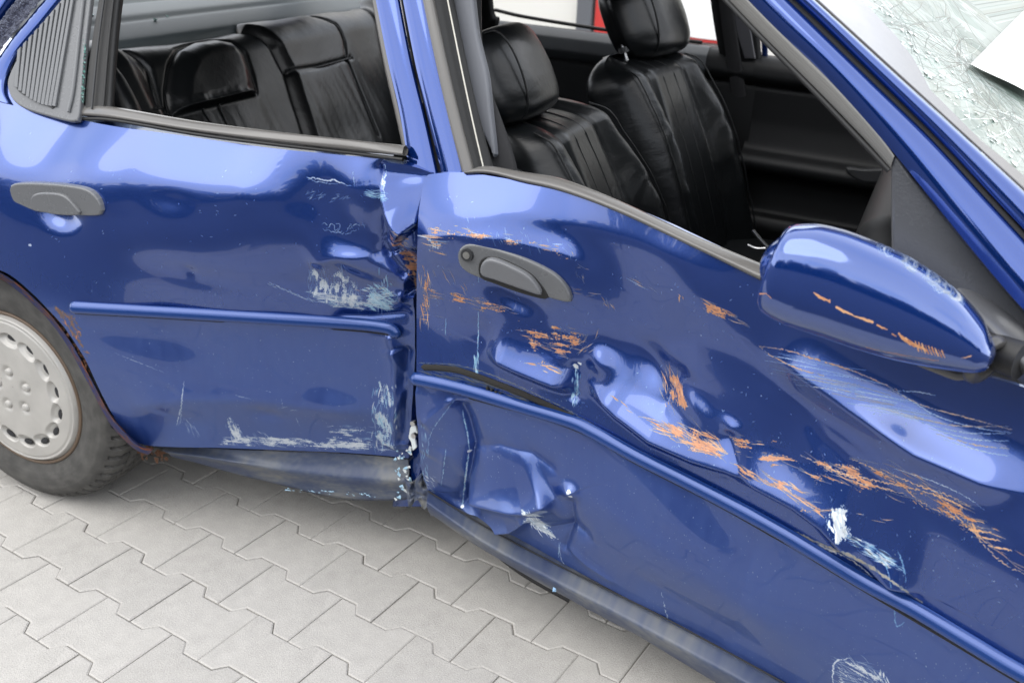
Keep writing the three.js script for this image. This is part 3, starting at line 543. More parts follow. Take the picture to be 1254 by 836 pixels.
  sh.path([930, 424, 960, 428, 1000, 440, 1050, 456, 1100, 478], 0.0018, ORANGE[1], 0.9, 0.6, 0.1); sh.path([930, 424, 946, 436, 980, 452, 1010, 460], 0.0016, ORANGE[0], 0.9, 0.6, 0.15);
  sh.path([1090, 476, 1130, 496, 1180, 510, 1240, 526], 0.0013, ORANGE[2], 0.9, 0.5, 0.1); sh.path([1100, 480, 1150, 510, 1200, 524, 1240, 530], 0.0011, WHITE[0], 0.8, 0.5, 0.1);
  sh.path([1100, 478, 1125, 480, 1146, 484], 0.0012, WHITE[0], 0.8); for (let i = 0; i < 5; i++) sh.path([1120 + i * 9, 510 + i * 7, 1170 + i * 9, 521 + i * 8, 1236, 522 + i * 9], 0.0012, i % 3 ? WHITE[1] : ORANGE[2], 0.8, 0.5, 0.1);
  // vertical cuts and chips
  for (const [q, w] of [[[587, 308, 586, 346], 0.0014], [[586, 382, 585, 430, 583, 454], 0.0016], [[546, 390, 545, 412], 0.0012], [[708, 450, 706, 496], 0.002], [[566, 502, 572, 530, 575, 552], 0.0016], [[574, 554, 570, 585, 566, 620], 0.003], [[546, 550, 543, 575, 540, 594], 0.0013], [[524, 560, 528, 530, 556, 490], 0.0008]]) { sh.path(q, w, ICE[0], 0.95, 0.5, 0.15); sh.path(q, w * 0.5, WHITE[0], 0.9, 0.7, 0.3); }
  sh.scatter([580, 434, 586, 434, 586, 456, 580, 454], 26, [4, 10], [0.0012, 0.003], 88, 8, ICE, [0.6, 1]);
  sh.scatter([702, 444, 712, 446, 708, 496, 700, 492], 26, [3, 10], [0.001, 0.003], 85, 20, ICE, [0.5, 1]);
  for (const [x, y, r] of [[706, 448, 0.006], [710, 445, 0.004], [696, 603, 0.005], [698, 608, 0.004], [572, 480, 0.004], [575, 552, 0.004], [566, 620, 0.004]]) sh.blob(...sh.at(x, y), r, 'rgb(222,224,226)', 1, 'rgb(10,120,120)');
  sh.scatter([640, 622, 652, 624, 664, 640, 684, 658, 676, 660, 652, 648, 642, 636], 16, [5, 14], [0.001, 0.002], 48, 16, ['rgb(232,236,240)', 'rgb(206,222,236)', 'rgb(245,246,246)'], [0.7, 1]);
  sh.path([684, 664, 690, 690, 716, 706], 0.0014, WHITE[1], 0.8); sh.path([686, 664, 684, 682], 0.0016, ICE[1], 0.8);
  sh.scatter([1014, 628, 1038, 622, 1036, 656, 1024, 664, 1016, 646], 12, [4, 14], [0.002, 0.005], 80, 20, ['rgb(240,242,244)', 'rgb(218,228,238)', 'rgb(226,226,222)'], [0.7, 1]);
  sh.scatter([1032, 654, 1066, 664, 1110, 694, 1100, 700, 1060, 680], 120, [4, 20], [0.0006, 0.002], 28, 14, [...WHITE, ...ICE, 'rgb(30,30,36)'], [0.4, 0.9], 0.05);
  sh.path([1100, 674, 1106, 690, 1110, 712], 0.0022, ICE[2], 0.7); sh.path([1066, 680, 1084, 690, 1092, 720], 0.002, ICE[2], 0.7);
  sh.scatter([1020, 810, 1060, 806, 1084, 826, 1086, 850, 1024, 850], 130, [8, 26], [0.0006, 0.0014], 30, 24, WHITE, [0.3, 0.75]); sh.path([1020, 836, 1022, 812, 1040, 806], 0.003, WHITE[0], 0.8, 1); sh.scatter([1070, 822, 1090, 826, 1086, 850, 1076, 850], 30, [4, 12], [0.001, 0.003], 70, 20, WHITE, [0.5, 0.9]);
  sh.path([810, 724, 814, 740, 818, 766, 808, 758], 0.0022, WHITE[1], 0.7, 1, 0.15); sh.path([1096, 742, 1098, 766, 1108, 762], 0.002, ICE[2], 0.7);
  sh.path([676, 712, 678, 728], 0.004, ICE[0], 0.9, 1, 0.2);
  sh.scatter([515, 520, 523, 522, 524, 600, 516, 596], 40, [3, 12], [0.001, 0.0022], 85, 15, ICE, [0.4, 0.9], 0.06); sh.scatter([516, 582, 534, 584, 530, 602, 518, 600], 20, [3, 8], [0.001, 0.003], 40, 30, WHITE, [0.5, 0.9]);
  sh.scatter([520, 225, 900, 330, 1100, 500, 1250, 640, 1250, 760, 900, 580, 700, 500, 520, 450], 260, [1, 3], [0.0004, 0.0012], 0, 90, WHITE, [0.25, 0.85]);
  sh.scatter([560, 262, 700, 300, 700, 330, 560, 280], 24, [4, 14], [0.0005, 0.0012], 70, 30, WHITE, [0.3, 0.6]);
  // dirt left where the moulding sprang off
  sh.scatter([514, 444, 560, 448, 620, 470, 700, 505, 740, 526, 700, 515, 600, 478, 514, 456], 160, [8, 22], [0.0014, 0.0035], 18, 8, ['rgb(70,64,58)', 'rgb(44,42,42)', 'rgb(96,86,74)'], [0.3, 0.8]);
  sh.path([514, 444, 560, 447, 610, 462, 680, 494, 742, 528], 0.0018, 'rgb(112,100,86)', 0.8, 0.6, 0.05);
  sh.path([950, 640, 1010, 668, 1060, 690, 1130, 738], 0.005, 'rgb(150,136,116)', 0.7, 0.8, 0.1); sh.path([960, 650, 1040, 684, 1074, 712], 0.003, 'rgb(196,186,170)', 0.7, 0.8, 0.2);

  const door = mesh('front_door', panel(S,
    [520, 214, 548, 211, 580, 212, 640, 222, 700, 238, 760, 258, 820, 283, 880, 312, 930, 338, 1000, 374, 1100, 424, 1180, 452, 1254, 474, 1420, 525],
    [524, 600, 560, 622, 600, 645, 640, 662, 690, 690, 760, 728, 840, 772, 960, 836, 1100, 920, 1380, 1080],
    [520, 214, 514, 250, 511, 300, 510, 380, 510, 460, 512, 530, 516, 575, 524, 600], [1420, 525, 1420, 700, 1400, 900, 1380, 1080], 560, 360, sh.uv, 0.035), sh.material(), car);
  tag(door, 'front door with a long scraped fold and orange paint marks');
  const on = (x, y, dz = 0) => { const p = onSurf(x, y, S.z); p.z += dz; return p; };
  const sweep = (list, rb, rn, n, lift) => { const cst = curveOf(pair(list).map(([x, y]) => on(x, y, lift))); return gridGeo(n, 16, (u, v) => { const p = cst.getPointAt(u), t = cst.getTangentAt(u), nn = V3(0, 0, 1).addScaledVector(t, -t.z).normalize(), b = nn.clone().cross(t).normalize(), a = v * Math.PI * 2, e = Math.min(1, 0.2 + Math.sqrt(u / 0.004)); return p.addScaledVector(b, Math.cos(a) * rb * e).addScaledVector(nn, Math.sin(a) * rn * e * (1 - 0.25 * Math.cos(a))); }, (p, u, v) => [u * 2, v], true); };
  const strip = mesh('rub_strip', sweep([504, 461, 540, 468, 580, 478, 640, 496, 700, 514, 730, 528, 780, 556, 840, 586, 900, 617, 960, 650, 1010, 680, 1060, 710, 1120, 742, 1190, 784, 1254, 822, 1400, 900], 0.0125, 0.011, 150, 0.005), stripPaint, door);
  tag(strip, 'blue rub strip sprung loose from the dented door');
  mesh('adhesive_tape', sweep([516, 449, 560, 453, 620, 474, 680, 500, 735, 530], 0.006, 0.003, 60, 0.001), std(rgb(0.02, 0.0185, 0.0165), 0.95, 0, { bumpMap: rep(scuffTex, 8, 1), bumpScale: 0.001 }), door);
  // broken clips showing between strip and door
  const clips = []; for (let i = 0; i < 26; i++) { const t = i / 25, p = on(598 + 130 * t, 474 + 52 * t + 5 * Math.sin(t * 3), 0.004); const b = rbox(0.0045, 0.006, 0.006, 0.001, 1); b.rotateZ(rr(-0.5, 0.3)); b.translate(p.x, p.y, p.z); clips.push(b); }
  mesh('clip_row', merge(clips), rubber, door);
  mesh('dirt_seam', tube(pair([514, 470, 580, 488, 700, 524, 780, 567, 900, 629, 1060, 723, 1254, 838]).map(([x, y]) => on(x, y, 0.001)), 0.0025, 80, 5), dirtyBlack, door);
  // handle
  const hp = S.place(628, 336), hn = V3(-(S.base(hp.x + 0.06, hp.y) - S.base(hp.x - 0.06, hp.y)) / 0.12, -(S.base(hp.x, hp.y + 0.03) - S.base(hp.x, hp.y - 0.03)) / 0.06, 1).normalize(), H = (px, py, dz) => onPlane(px, py, hn, hp.clone().addScaledVector(hn, dz));
  const plate = slab(closedPts(pair([562, 306, 574, 299, 600, 303, 640, 316, 676, 334, 692, 350, 699, 366, 694, 371, 660, 362, 620, 350, 584, 340, 566, 330, 560, 318]).map(([x, y]) => H(x, y, 0.009)), 60), V3(-0.1, 0.10, 1), 0.03, 0.005, 3);
  mesh('door_handle', plate, greyPlastic, door);
  const lever = slab(closedPts(pair([589, 338, 588, 326, 596, 318, 610, 320, 640, 334, 654, 346, 662, 362, 640, 356, 606, 344]).map(([x, y]) => H(x, y, 0.021)), 44), V3(-0.1, 0.16, 1), 0.014, 0.005, 3);
  mesh('handle_lever', lever, std(rgb(0.13, 0.133, 0.14), 0.36, 0, { bumpMap: rep(grainTex, 6), bumpScale: 0.0003 }), door);
  const gapS = slab(closedPts(pair([588, 340, 586, 324, 594, 315, 612, 316, 644, 331, 660, 345, 671, 366, 640, 360, 606, 348]).map(([x, y]) => H(x, y, 0.0105)), 44), V3(-0.1, 0.12, 1), 0.006, 0.002, 2); mesh('handle_gap', gapS, rubber, door);
  const lk = H(572, 312, 0.0105), lock = mesh('lock_cylinder', new THREE.CylinderGeometry(0.0105, 0.0115, 0.006, 28).rotateX(Math.PI / 2), darkPlastic, door); lock.position.copy(lk);
  const face = mesh('key_face', merge(new THREE.CylinderGeometry(0.0062, 0.0066, 0.008, 24).rotateX(Math.PI / 2), rbox(0.0014, 0.005, 0.009, 0.0004, 1)), std(rgb(0.42, 0.41, 0.38), 0.35, 0.9), door); face.position.copy(lk);
  // belt moulding
  const e1 = pair([575, 210, 596, 203, 640, 210, 690, 219, 760, 246, 850, 288, 936, 324]).map(([x, y]) => { const p = on(x, y + 14); return onZ(x, y, p.z - 0.022); }), e2 = pair([570, 212, 600, 212, 640, 222, 690, 234, 760, 260, 850, 302, 932, 342]).map(([x, y]) => on(x, y, 0.004));
  mesh('belt_moulding', band(e1, e2, V3(0, 0.5, 0.87), 0.007, 0.014, 70, 8, 4), weather, door);
  SURF.frontZ = S.z;
}
// ---------------------------------------------------------------- sills, pillars, windscreen, mirror and the rest of the shell
const dusty = (() => {                             // paint under a film of road dirt
  const t = dataTex(512, (u, v) => { const g = smooth(tileNoise(u, v, 9, 2, 6) + 0.3 * tileNoise(u, v, 90, 2, 2), -0.35, 0.4); return [lerp(0.16, 0.42, g), lerp(0.21, 0.42, g), lerp(0.33, 0.41, g)]; }, true);
  return phys(0xffffff, 0.6, 0.1, { map: t, clearcoat: 0.25, clearcoatRoughness: 0.35, bumpMap: rep(scuffTex, 2), bumpScale: 0.0008 });
})();
{ // crushed rear sill, its end torn open at the seam
  const P = (x, y, z) => onZ(x, y, z);
  const T = [P(186, 546, -0.06), P(260, 549, -0.105), P(340, 552, -0.135), P(420, 555, -0.175), P(500, 562, -0.20)], M = [P(205, 552, -0.055), P(280, 562, -0.10), P(350, 575, -0.13), P(430, 583, -0.165), P(502, 588, -0.185)], B = [P(208, 558, -0.10), P(280, 578, -0.13), P(350, 596, -0.15), P(430, 613, -0.175), P(504, 612, -0.19)];
  const ct = curveOf(T), cm = curveOf(M), cb = curveOf(B);
  const g = gridGeo(90, 24, (u, v) => { const a = ct.getPointAt(u), m = cm.getPointAt(u), b = cb.getPointAt(u), p = V3(0, 0, 0); if (v < 0.45) p.lerpVectors(a, m, v / 0.45); else if (v < 0.8) p.lerpVectors(m, b, (v - 0.45) / 0.35); else { p.copy(b); p.z -= (v - 0.8) * 0.6; p.y -= 0.0; } p.z += 0.006 * fbm(p.x * 12, p.y * 18, 4, 3) + 0.008 * Math.exp(-(((v - 0.45) / 0.12) ** 2)); return p; }, (p) => [p.x * 0.83, p.y * 1.6 + p.z * 1.1], true);
  const rs = tag(mesh('rear_sill', g, dusty, car), 'dusty rear sill, crushed at the seam');
  const chipMat = std(rgb(0.62, 0.66, 0.66), 0.6), ice = std(rgb(0.30, 0.47, 0.6), 0.55);
  const bits = [], bits2 = [];
  for (let i = 0; i < 60; i++) { const t = rnd(), px = rr(484, 503), py = 520 + 92 * t, p = P(px, py, -0.172 - 0.012 * rnd()); const b = new THREE.TetrahedronGeometry(rr(0.002, 0.006)); b.scale(1, rr(0.8, 2), 0.4); b.rotateZ(rr(0, 3)); b.translate(p.x, p.y, p.z); (rnd() < 0.45 ? bits : bits2).push(b); }
  for (let i = 0; i < 40; i++) { const px = rr(340, 492), py = 600 + 10 * (px - 340) / 150 + rr(-3, 1), p = P(px, py, -0.14 - 0.05 * (px - 340) / 150); const b = new THREE.TetrahedronGeometry(rr(0.001, 0.003)); b.scale(2.5, 0.6, 0.5); b.translate(p.x, p.y, p.z); bits2.push(b); }
  for (const o of [mesh('paint_flakes', merge(bits), chipMat, rs), mesh('filler_flakes', merge(bits2), ice, rs)]) tag(o, null, null, null, 'stuff');
  // crumpled seam post between the doors
  const post = gridGeo(22, 70, (u, v) => { const py = 205 + 415 * v, px = lerp(484, 520, u) + 4 * Math.sin(v * 9) - 5 * smooth(v, 0.7, 1) * (1 - u); const z = lerp(-0.20, -0.15, u) + 0.03 * Math.sin(v * 14 + u * 3) * (0.4 + 0.6 * u) - 0.10 * v * (1 - v); const p = P(px, py, z - 0.03); return p; }, (p) => [p.x * 2, p.y * 2], true);
  tag(mesh('door_seam_post', post, paint, car), 'crumpled blue metal in the seam between the doors');
  // torn plate ends at the foot of the seam
  const tear = (list, z, m, n) => { const o = mesh(n, slab(pair(list).map(([x, y]) => P(x, y, z)), V3(0.1, 0.1, 1), 0.005, 0.0008, 1), m, car); return o; };
  const torn = gridGeo(24, 24, (u, v) => { const px = lerp(lerp(495, 500, v), lerp(521, 528, v) - 4 * Math.sin(v * 7), u), py = lerp(584 + 6 * Math.sin(u * 5), 616 + 5 * Math.sin(u * 9 + 1) + 3 * u, v); return P(px, py, -0.168 + 0.03 * u + 0.02 * fbm(u * 3, v * 4, 2, 3) + 0.014 * Math.abs(Math.sin(u * 6 + v * 2))); }, (p) => [p.x * 4, p.y * 4], true);
  tag(mesh('torn_plate', torn, dusty, car), 'torn dusty plate hanging at the seam foot');
  tear([502, 524, 507, 517, 511, 530, 508, 537, 510, 548, 505, 552, 503, 541, 500, 536], -0.155, chipMat, 'bare_metal_patch');
  const b1 = new THREE.CylinderGeometry(0.006, 0.006, 0.008, 6).rotateX(Math.PI / 2), pp = P(506, 518, -0.14), pq = P(507, 533, -0.14); const b2 = b1.clone(); b1.translate(pp.x, pp.y, pp.z); b2.translate(pq.x, pq.y, pq.z);
  mesh('hinge_bolt', merge(b1, b2), steel, car);
}
{ // front sill
  const P = (x, y, z) => onZ(x, y, z);
  const row = (l) => curveOf(l.map((q) => P(...q)));
  const a = row([[524, 594, -0.135], [600, 638, -0.12], [690, 684, -0.10], [790, 736, -0.06], [880, 784, -0.026], [1000, 862, 0.03], [1160, 955, 0.09]]), b = row([[526, 612, -0.105], [600, 664, -0.088], [690, 712, -0.066], [790, 764, -0.028], [880, 812, 0.004], [1000, 878, 0.05], [1160, 970, 0.11]]),
    c = row([[527, 630, -0.125], [600, 678, -0.108], [690, 730, -0.085], [780, 778, -0.048], [880, 838, -0.008], [1000, 905, 0.04], [1160, 1000, 0.09]]);
  const g = gridGeo(120, 30, (u, v) => { const A = a.getPointAt(u), B = b.getPointAt(u), D = c.getPointAt(u), p = V3(0, 0, 0); if (v < 0.35) p.lerpVectors(A, B, v / 0.35); else if (v < 0.75) p.lerpVectors(B, D, (v - 0.35) / 0.4); else { p.copy(D); p.z -= (v - 0.75) * 0.9; } p.z += 0.012 * Math.sin(Math.PI * clamp((v - 0.1) / 0.65, 0, 1)) + 0.003 * fbm(p.x * 14, p.y * 20, 8, 3); return p; }, (p) => [p.x * 0.83, p.y * 1.6 + p.z * 1.1], true);
  const s = tag(mesh('front_sill', g, dusty, car), 'dusty front sill under the dented door');
  const end = slab([P(524, 604, -0.12), P(528, 614, -0.105), P(528, 630, -0.125), P(528, 632, -0.19), P(524, 606, -0.19)], V3(-1, 0, 0), 0.004, 0.0005, 1);
  mesh('sill_end', end, dusty, s);
  // underside seam, lower than the sill
  const under = (l) => curveOf(l.map((q) => P(...q)));
  mesh('sill_flange', band(under([[590, 660, -0.14], [640, 690, -0.125], [700, 724, -0.12]]), under([[600, 676, -0.145], [640, 706, -0.13], [696, 738, -0.12]]), V3(0, 0, 1), 0.001, 0.004, 30, 4), dirtyBlack, s);
  mesh('door_gap', tube(curveOf([[524, 601, -0.118], [600, 648, -0.10], [690, 695, -0.08], [790, 744, -0.04], [880, 792, -0.008], [1000, 858, 0.034], [1160, 950, 0.095]].map((q) => P(...q))), 0.0016, 70, 6), dirtyBlack, s);
  const ch = new THREE.TetrahedronGeometry(0.006), q = P(679, 722, -0.06); ch.scale(1, 1.4, 0.4); ch.translate(q.x, q.y, q.z); mesh('paint_chip', ch, std(rgb(0.25, 0.42, 0.62), 0.5), s);
}
// --- inner wheel arch, rusted lip, floor and bulkheads that keep daylight out of the cabin
{
  const lip = band(pair([-60, 320, 0, 334, 50, 374, 84, 416, 112, 466, 136, 510, 168, 545, 186, 552]).map(([x, y]) => onZ(x, y, 0.012)), pair([-60, 330, -4, 341, 44, 382, 72, 416, 98, 462, 128, 512, 160, 546, 178, 556]).map(([x, y]) => onZ(x, y, -0.03)), V3(0.3, -0.2, 0.8), 0.006, 0.01, 80, 6);
  const rustT = dataTex(256, (u, v) => { const r = smooth(tileNoise(u, v, 5, 6, 4) + 0.2 * tileNoise(u, v, 40, 3, 2), -0.08, 0.2), k = 0.5 + 0.5 * tileNoise(u, v, 30, 9, 2); return [lerp(0.10, 0.30 + 0.25 * k, r), lerp(0.13, 0.15 + 0.12 * k, r), lerp(0.32, 0.08, r)]; }, true);
  const rust = std(0xffffff, 0.8, 0.1, { map: rep(rustT, 3, 1), bumpMap: rep(scuffTex, 6, 2), bumpScale: 0.002 });
  tag(mesh('wheel_arch_lip', lip, rust, car), 'rusted inner lip of the rear wheel arch');
  const fl = []; for (let i = 0; i < 46; i++) { const t = rnd(), p = onZ(lerp(66, 112, t) + rr(-5, 3), lerp(384, 455, t) + rr(-6, 6), 0.004 + 0.006 * rnd()); const b = new THREE.TetrahedronGeometry(rr(0.003, 0.009)); b.scale(rr(0.5, 1), rr(0.8, 1.6), 0.3); b.rotateZ(rr(0, 3)); b.translate(p.x, p.y, p.z); fl.push(b); }
  for (let i = 0; i < 26; i++) { const p = onZ(rr(168, 206), rr(548, 564), -0.06); const b = new THREE.TetrahedronGeometry(rr(0.004, 0.011)); b.scale(1.4, rr(0.5, 1), 0.4); b.rotateZ(rr(0, 3)); b.translate(p.x, p.y, p.z); fl.push(b); }
  tag(mesh('rust_flakes', merge(fl), std(rgb(0.075, 0.032, 0.015), 0.95), car), null, null, null, 'stuff');
  const arch = new THREE.CylinderGeometry(0.36, 0.36, 0.34, 40, 1, true).rotateX(Math.PI / 2); arch.translate(0, 0.31, -0.22);
  const inner = []; { const q = arch.attributes.position, ix = arch.index.array; for (let i = 0; i < ix.length; i += 3) { const y = (q.getY(ix[i]) + q.getY(ix[i + 1]) + q.getY(ix[i + 2])) / 3; if (y > 0.24) inner.push(ix[i], ix[i + 1], ix[i + 2]); } arch.setIndex(inner); }
  mesh('wheel_housing', arch, dirtyBlack, car);
  const box = (w, h, d, x, y, z) => { const b = new THREE.BoxGeometry(w, h, d); b.translate(x, y, z); return b; };
  mesh('floor_pan', merge(box(2.9, 0.06, 1.3, 0.85, 0.19, -0.95), box(0.05, 0.75, 1.42, 2.2, 0.6, -0.86), box(0.9, 0.05, 1.42, -0.55, 0.9, -0.86), box(0.05, 0.75, 1.42, -0.98, 0.58, -0.86)), dirtyBlack, car);
  const dash = rbox(0.5, 0.32, 1.36, 0.06, 4); dash.translate(1.98, 0.78, -0.84); mesh('dashboard', dash, trimDark, car);
  const roof = gridGeo(30, 30, (u, v) => V3(lerp(-0.15, 1.22, u), 1.405 - 0.03 * (2 * v - 1) ** 2 - 0.05 * (2 * u - 1) ** 4, lerp(-0.26, -1.42, v)), null, true);
  const roofLow = roof.clone(); roofLow.translate(0, -0.03, 0);
  const rf = mesh('roof', roof, paint, car); mesh('headlining', roofLow, std(rgb(0.2, 0.2, 0.2), 0.95), rf);
}
// --- rear quarter: C-pillar, black vent panel, window edge with shattered glass
{
  const C = (x, y) => onLean(x, y, -0.045, 0.95, 0.5), out = V3(0.05, 0.45, 0.89).normalize();
  const q = tag(node('rear_quarter', car), 'rear roof pillar with sealant and glass crumbs along its edge');
  const e1 = pair([112, -40, 80, -6, 50, 30, 22, 64, 8, 92, 6, 112, 14, 128]).map(([x, y]) => { const p = C(x, y); p.addScaledVector(out, -0.002); return p; });
  const e2 = pair([96, -48, 64, -12, 40, 16, 12, 50, -8, 78, -30, 96, -60, 108]).map(([x, y]) => C(x, y));
  mesh('pillar_skin', band(e2, e1, out, 0.006, 0.01, 60, 8), paint, q);
  const f1 = e2.map((p) => p.clone().addScaledVector(out, 0.001)), f2 = pair([74, -58, 44, -24, 20, 2, -6, 36, -26, 62, -50, 84, -80, 100]).map(([x, y]) => C(x, y));
  const strip = gridGeo(160, 14, (() => { const a = curveOf(f2), b = curveOf(f1); return (u, v) => { const p = a.getPointAt(u).lerp(b.getPointAt(u), v); return p.addScaledVector(out, 0.004 + 0.007 * fbm(u * 42, v * 5, 3, 3) - 0.006 * Math.exp(-(((v - 0.5) / 0.15) ** 2))); }; })(), (p, u, v) => [u * 6, v], true);
  const sealT = dataTex(256, (u, v) => { const k = smooth(tileNoise(u, v, 26, 2, 3), -0.1, 0.28); return [0.10 + 0.42 * k, 0.11 + 0.44 * k, 0.2 + 0.42 * k]; }, true);
  mesh('screen_sealant', strip, std(0xffffff, 0.5, 0, { map: sealT, bumpMap: rep(wrinkleTex, 3), bumpScale: 0.004 }), q);
  const g1 = f2.map((p) => p.clone()), g2 = pair([-60, -160, -80, -120, -90, -80, -110, -20, -130, 20, -150, 60, -170, 100]).map(([x, y]) => onLean(x, y, -0.28, 0.95, 0.9));
  mesh('boot_lid', band(g2, g1, V3(0, 0.8, 0.6), 0.03, 0.01, 40, 10), paint, q);
  // vent: plate, recessed field, slats
  const v = tag(node('pillar_vent', car), 'grey slatted vent panel behind the rear window');
  const O = (list, d) => pair(list).map(([x, y]) => C(x, y).addScaledVector(out, d));
  mesh('vent_plate', slab(closedPts(O([112, -50, 84, -10, 58, 22, 32, 56, 16, 84, 10, 104, 16, 122, 32, 134, 60, 143, 84, 149, 92, 149, 98, 140, 104, 70, 112, 0, 116, -40], 0.004), 90), out, 0.012, 0.0035, 3), greyPlastic, v);
  mesh('vent_field', slab(closedPts(O([92, -14, 74, 18, 54, 42, 36, 64, 24, 86, 20, 100, 24, 112, 36, 120, 54, 126, 70, 131, 74, 70, 84, 10], 0.0058), 60), out, 0.003, 0.001, 1), darkPlastic, v);
  for (let i = 0; i < 11; i++) {
    const t = i / 10, x1 = lerp(70, 24, t), top = [lerp(95, 27, t), lerp(-14, 66, Math.pow(t, 0.92)) - 3], bot = [x1 - 1, lerp(131, 108, t * t)];
    const w = 2.0, s = slab(O([top[0] - w, top[1], top[0] + w, top[1] - 4, bot[0] + w, bot[1] + 1, bot[0] - w, bot[1]], 0.0095), out, 0.005, 0.0007, 1);
    mesh('slat', s, greyPlastic, v);
  }
  mesh('vent_edge_rib', tube(O([108, -30, 100, 40, 92, 110, 86, 138], 0.006), 0.004, 30, 6), greyPlastic, v);
  // rear window channel
  const w = tag(node('window_channel', car), 'black rubber channel at the rear edge of the rear window');
  mesh('channel', band(O([124, -30, 112, 40, 104, 100, 102, 134], -0.004), O([142, -30, 136, 20, 131, 80, 128, 134], -0.02), out, 0.003, 0.02, 40, 8, 6), rubber, w);
  mesh('channel_rib', tube(O([131, -30, 120, 50, 114, 110, 112, 133], 0.0), 0.0022, 30, 6), darkPlastic, w);
  mesh('channel_rib', tube(O([138, -30, 129, 50, 124, 110, 122, 134], -0.008), 0.0028, 30, 6), rubber, w);
  const cr = []; for (let i = 0; i < 70; i++) { const t = Math.pow(rnd(), 0.7), p = C(lerp(105, 102, t) + rr(-1.5, 1.5), lerp(44, 126, t)).addScaledVector(out, 0.003); const b = new THREE.TetrahedronGeometry(rr(0.0012, 0.003)); b.rotateX(rr(0, 3)); b.translate(p.x, p.y, p.z); cr.push(b); }
  tag(mesh('glass_crumbs', merge(cr), phys(rgb(0.10, 0.24, 0.21), 0.15, 0, { clearcoat: 1 }), w), null, null, null, 'stuff');
}
// --- B-pillar: frames of both doors, gap, trims, belt pylon
{
  const K = 0.34, C = (x, y, d = 0) => { const p = onLean(x, y, -0.07, 0.95, K); return p.addScaledVector(V3(0, K, 1).normalize(), d); }, out = V3(0, K, 1).normalize();
  const L = (list, d) => { const q = pair(list); q.unshift([2 * q[0][0] - q[1][0], 2 * q[0][1] - q[1][1]]); return q.map(([x, y]) => C(x, y, d)); };
  const b = tag(node('centre_pillar', car), 'blue centre pillar between the rear and front windows');
  mesh('window_seal', band(L([446, -40, 466, 70, 482, 140, 492, 186], -0.006), L([454, -40, 475, 70, 490, 140, 500, 188], 0.0), out, 0.003, 0.012, 40, 6, 4), weather, b);
  mesh('rear_door_frame', band(L([452, -40, 474, 70, 490, 140, 500, 204], 0.001), L([482, -40, 503, 70, 520, 140, 537, 214], 0.001), out, 0.004, 0.02, 40, 8, 3), paint, b);
  mesh('pillar_gap', band(L([480, -40, 501, 70, 518, 140, 533, 214], -0.012), L([490, -40, 510, 70, 526, 140, 545, 214], -0.012), out, 0.001, 0.01, 30, 4), dirtyBlack, b);
  mesh('front_door_frame', band(L([487, -40, 508, 70, 524, 140, 542, 212], 0.004), L([514, -40, 536, 70, 552, 140, 570, 212], 0.006), out, 0.004, 0.02, 40, 8, 3), paint, b);
  mesh('frame_trim', band(L([510, -40, 533, 70, 551, 150, 567, 211], 0.006), L([524, -40, 547, 70, 566, 150, 582, 210], 0.004), out, 0.003, 0.02, 40, 6, 4), weather, b);
  mesh('glass_channel', band(L([522, -40, 545, 70, 564, 150, 580, 210], -0.006), L([540, -40, 562, 70, 581, 150, 596, 204], -0.03), out, 0.001, 0.02, 40, 6, 4), rubber, b);
  mesh('channel_lip', tube(L([538, -40, 560, 70, 577, 150, 590, 206], -0.008), 0.0016, 40, 6), std(rgb(0.5, 0.48, 0.42), 0.4, 0.4), b);
  // inner trim and grey pylon with the seat belt
  const I = (list, z) => pair(list).map(([x, y]) => onLean(x, y, z, 0.95, 0.3));
  mesh('inner_trim', band(I([536, -40, 556, 60, 580, 160, 600, 230], -0.15), I([590, -40, 590, 60, 606, 160, 626, 240], -0.17), out, 0.01, 0.03, 40, 8, 3), trimDark, b);
  mesh('pillar_trim', slab(closedPts(I([540, -50, 560, 40, 563, 62, 562, 84, 566, 104, 580, 140, 598, 178, 604, 193, 606, 186, 601, 140, 596, 92, 584, 40, 570, -50], -0.135), 60), out, 0.02, 0.005, 3), std(rgb(0.15, 0.157, 0.175), 0.55, 0, { bumpMap: rep(grainTex, 6), bumpScale: 0.0003 }), b);
  mesh('seat_belt', band(I([597, 96, 600, 140, 600, 170, 596, 206], -0.155), I([601, 110, 616, 150, 628, 185, 636, 216], -0.165), out, 0.002, 0.002, 30, 6), webbing, b);
  const lower = slab(closedPts(I([584, 206, 598, 199, 624, 204, 646, 220, 640, 250, 596, 240], -0.17), 30), out, 0.04, 0.008, 2); mesh('trim_cap', lower, trimDark, b);
}
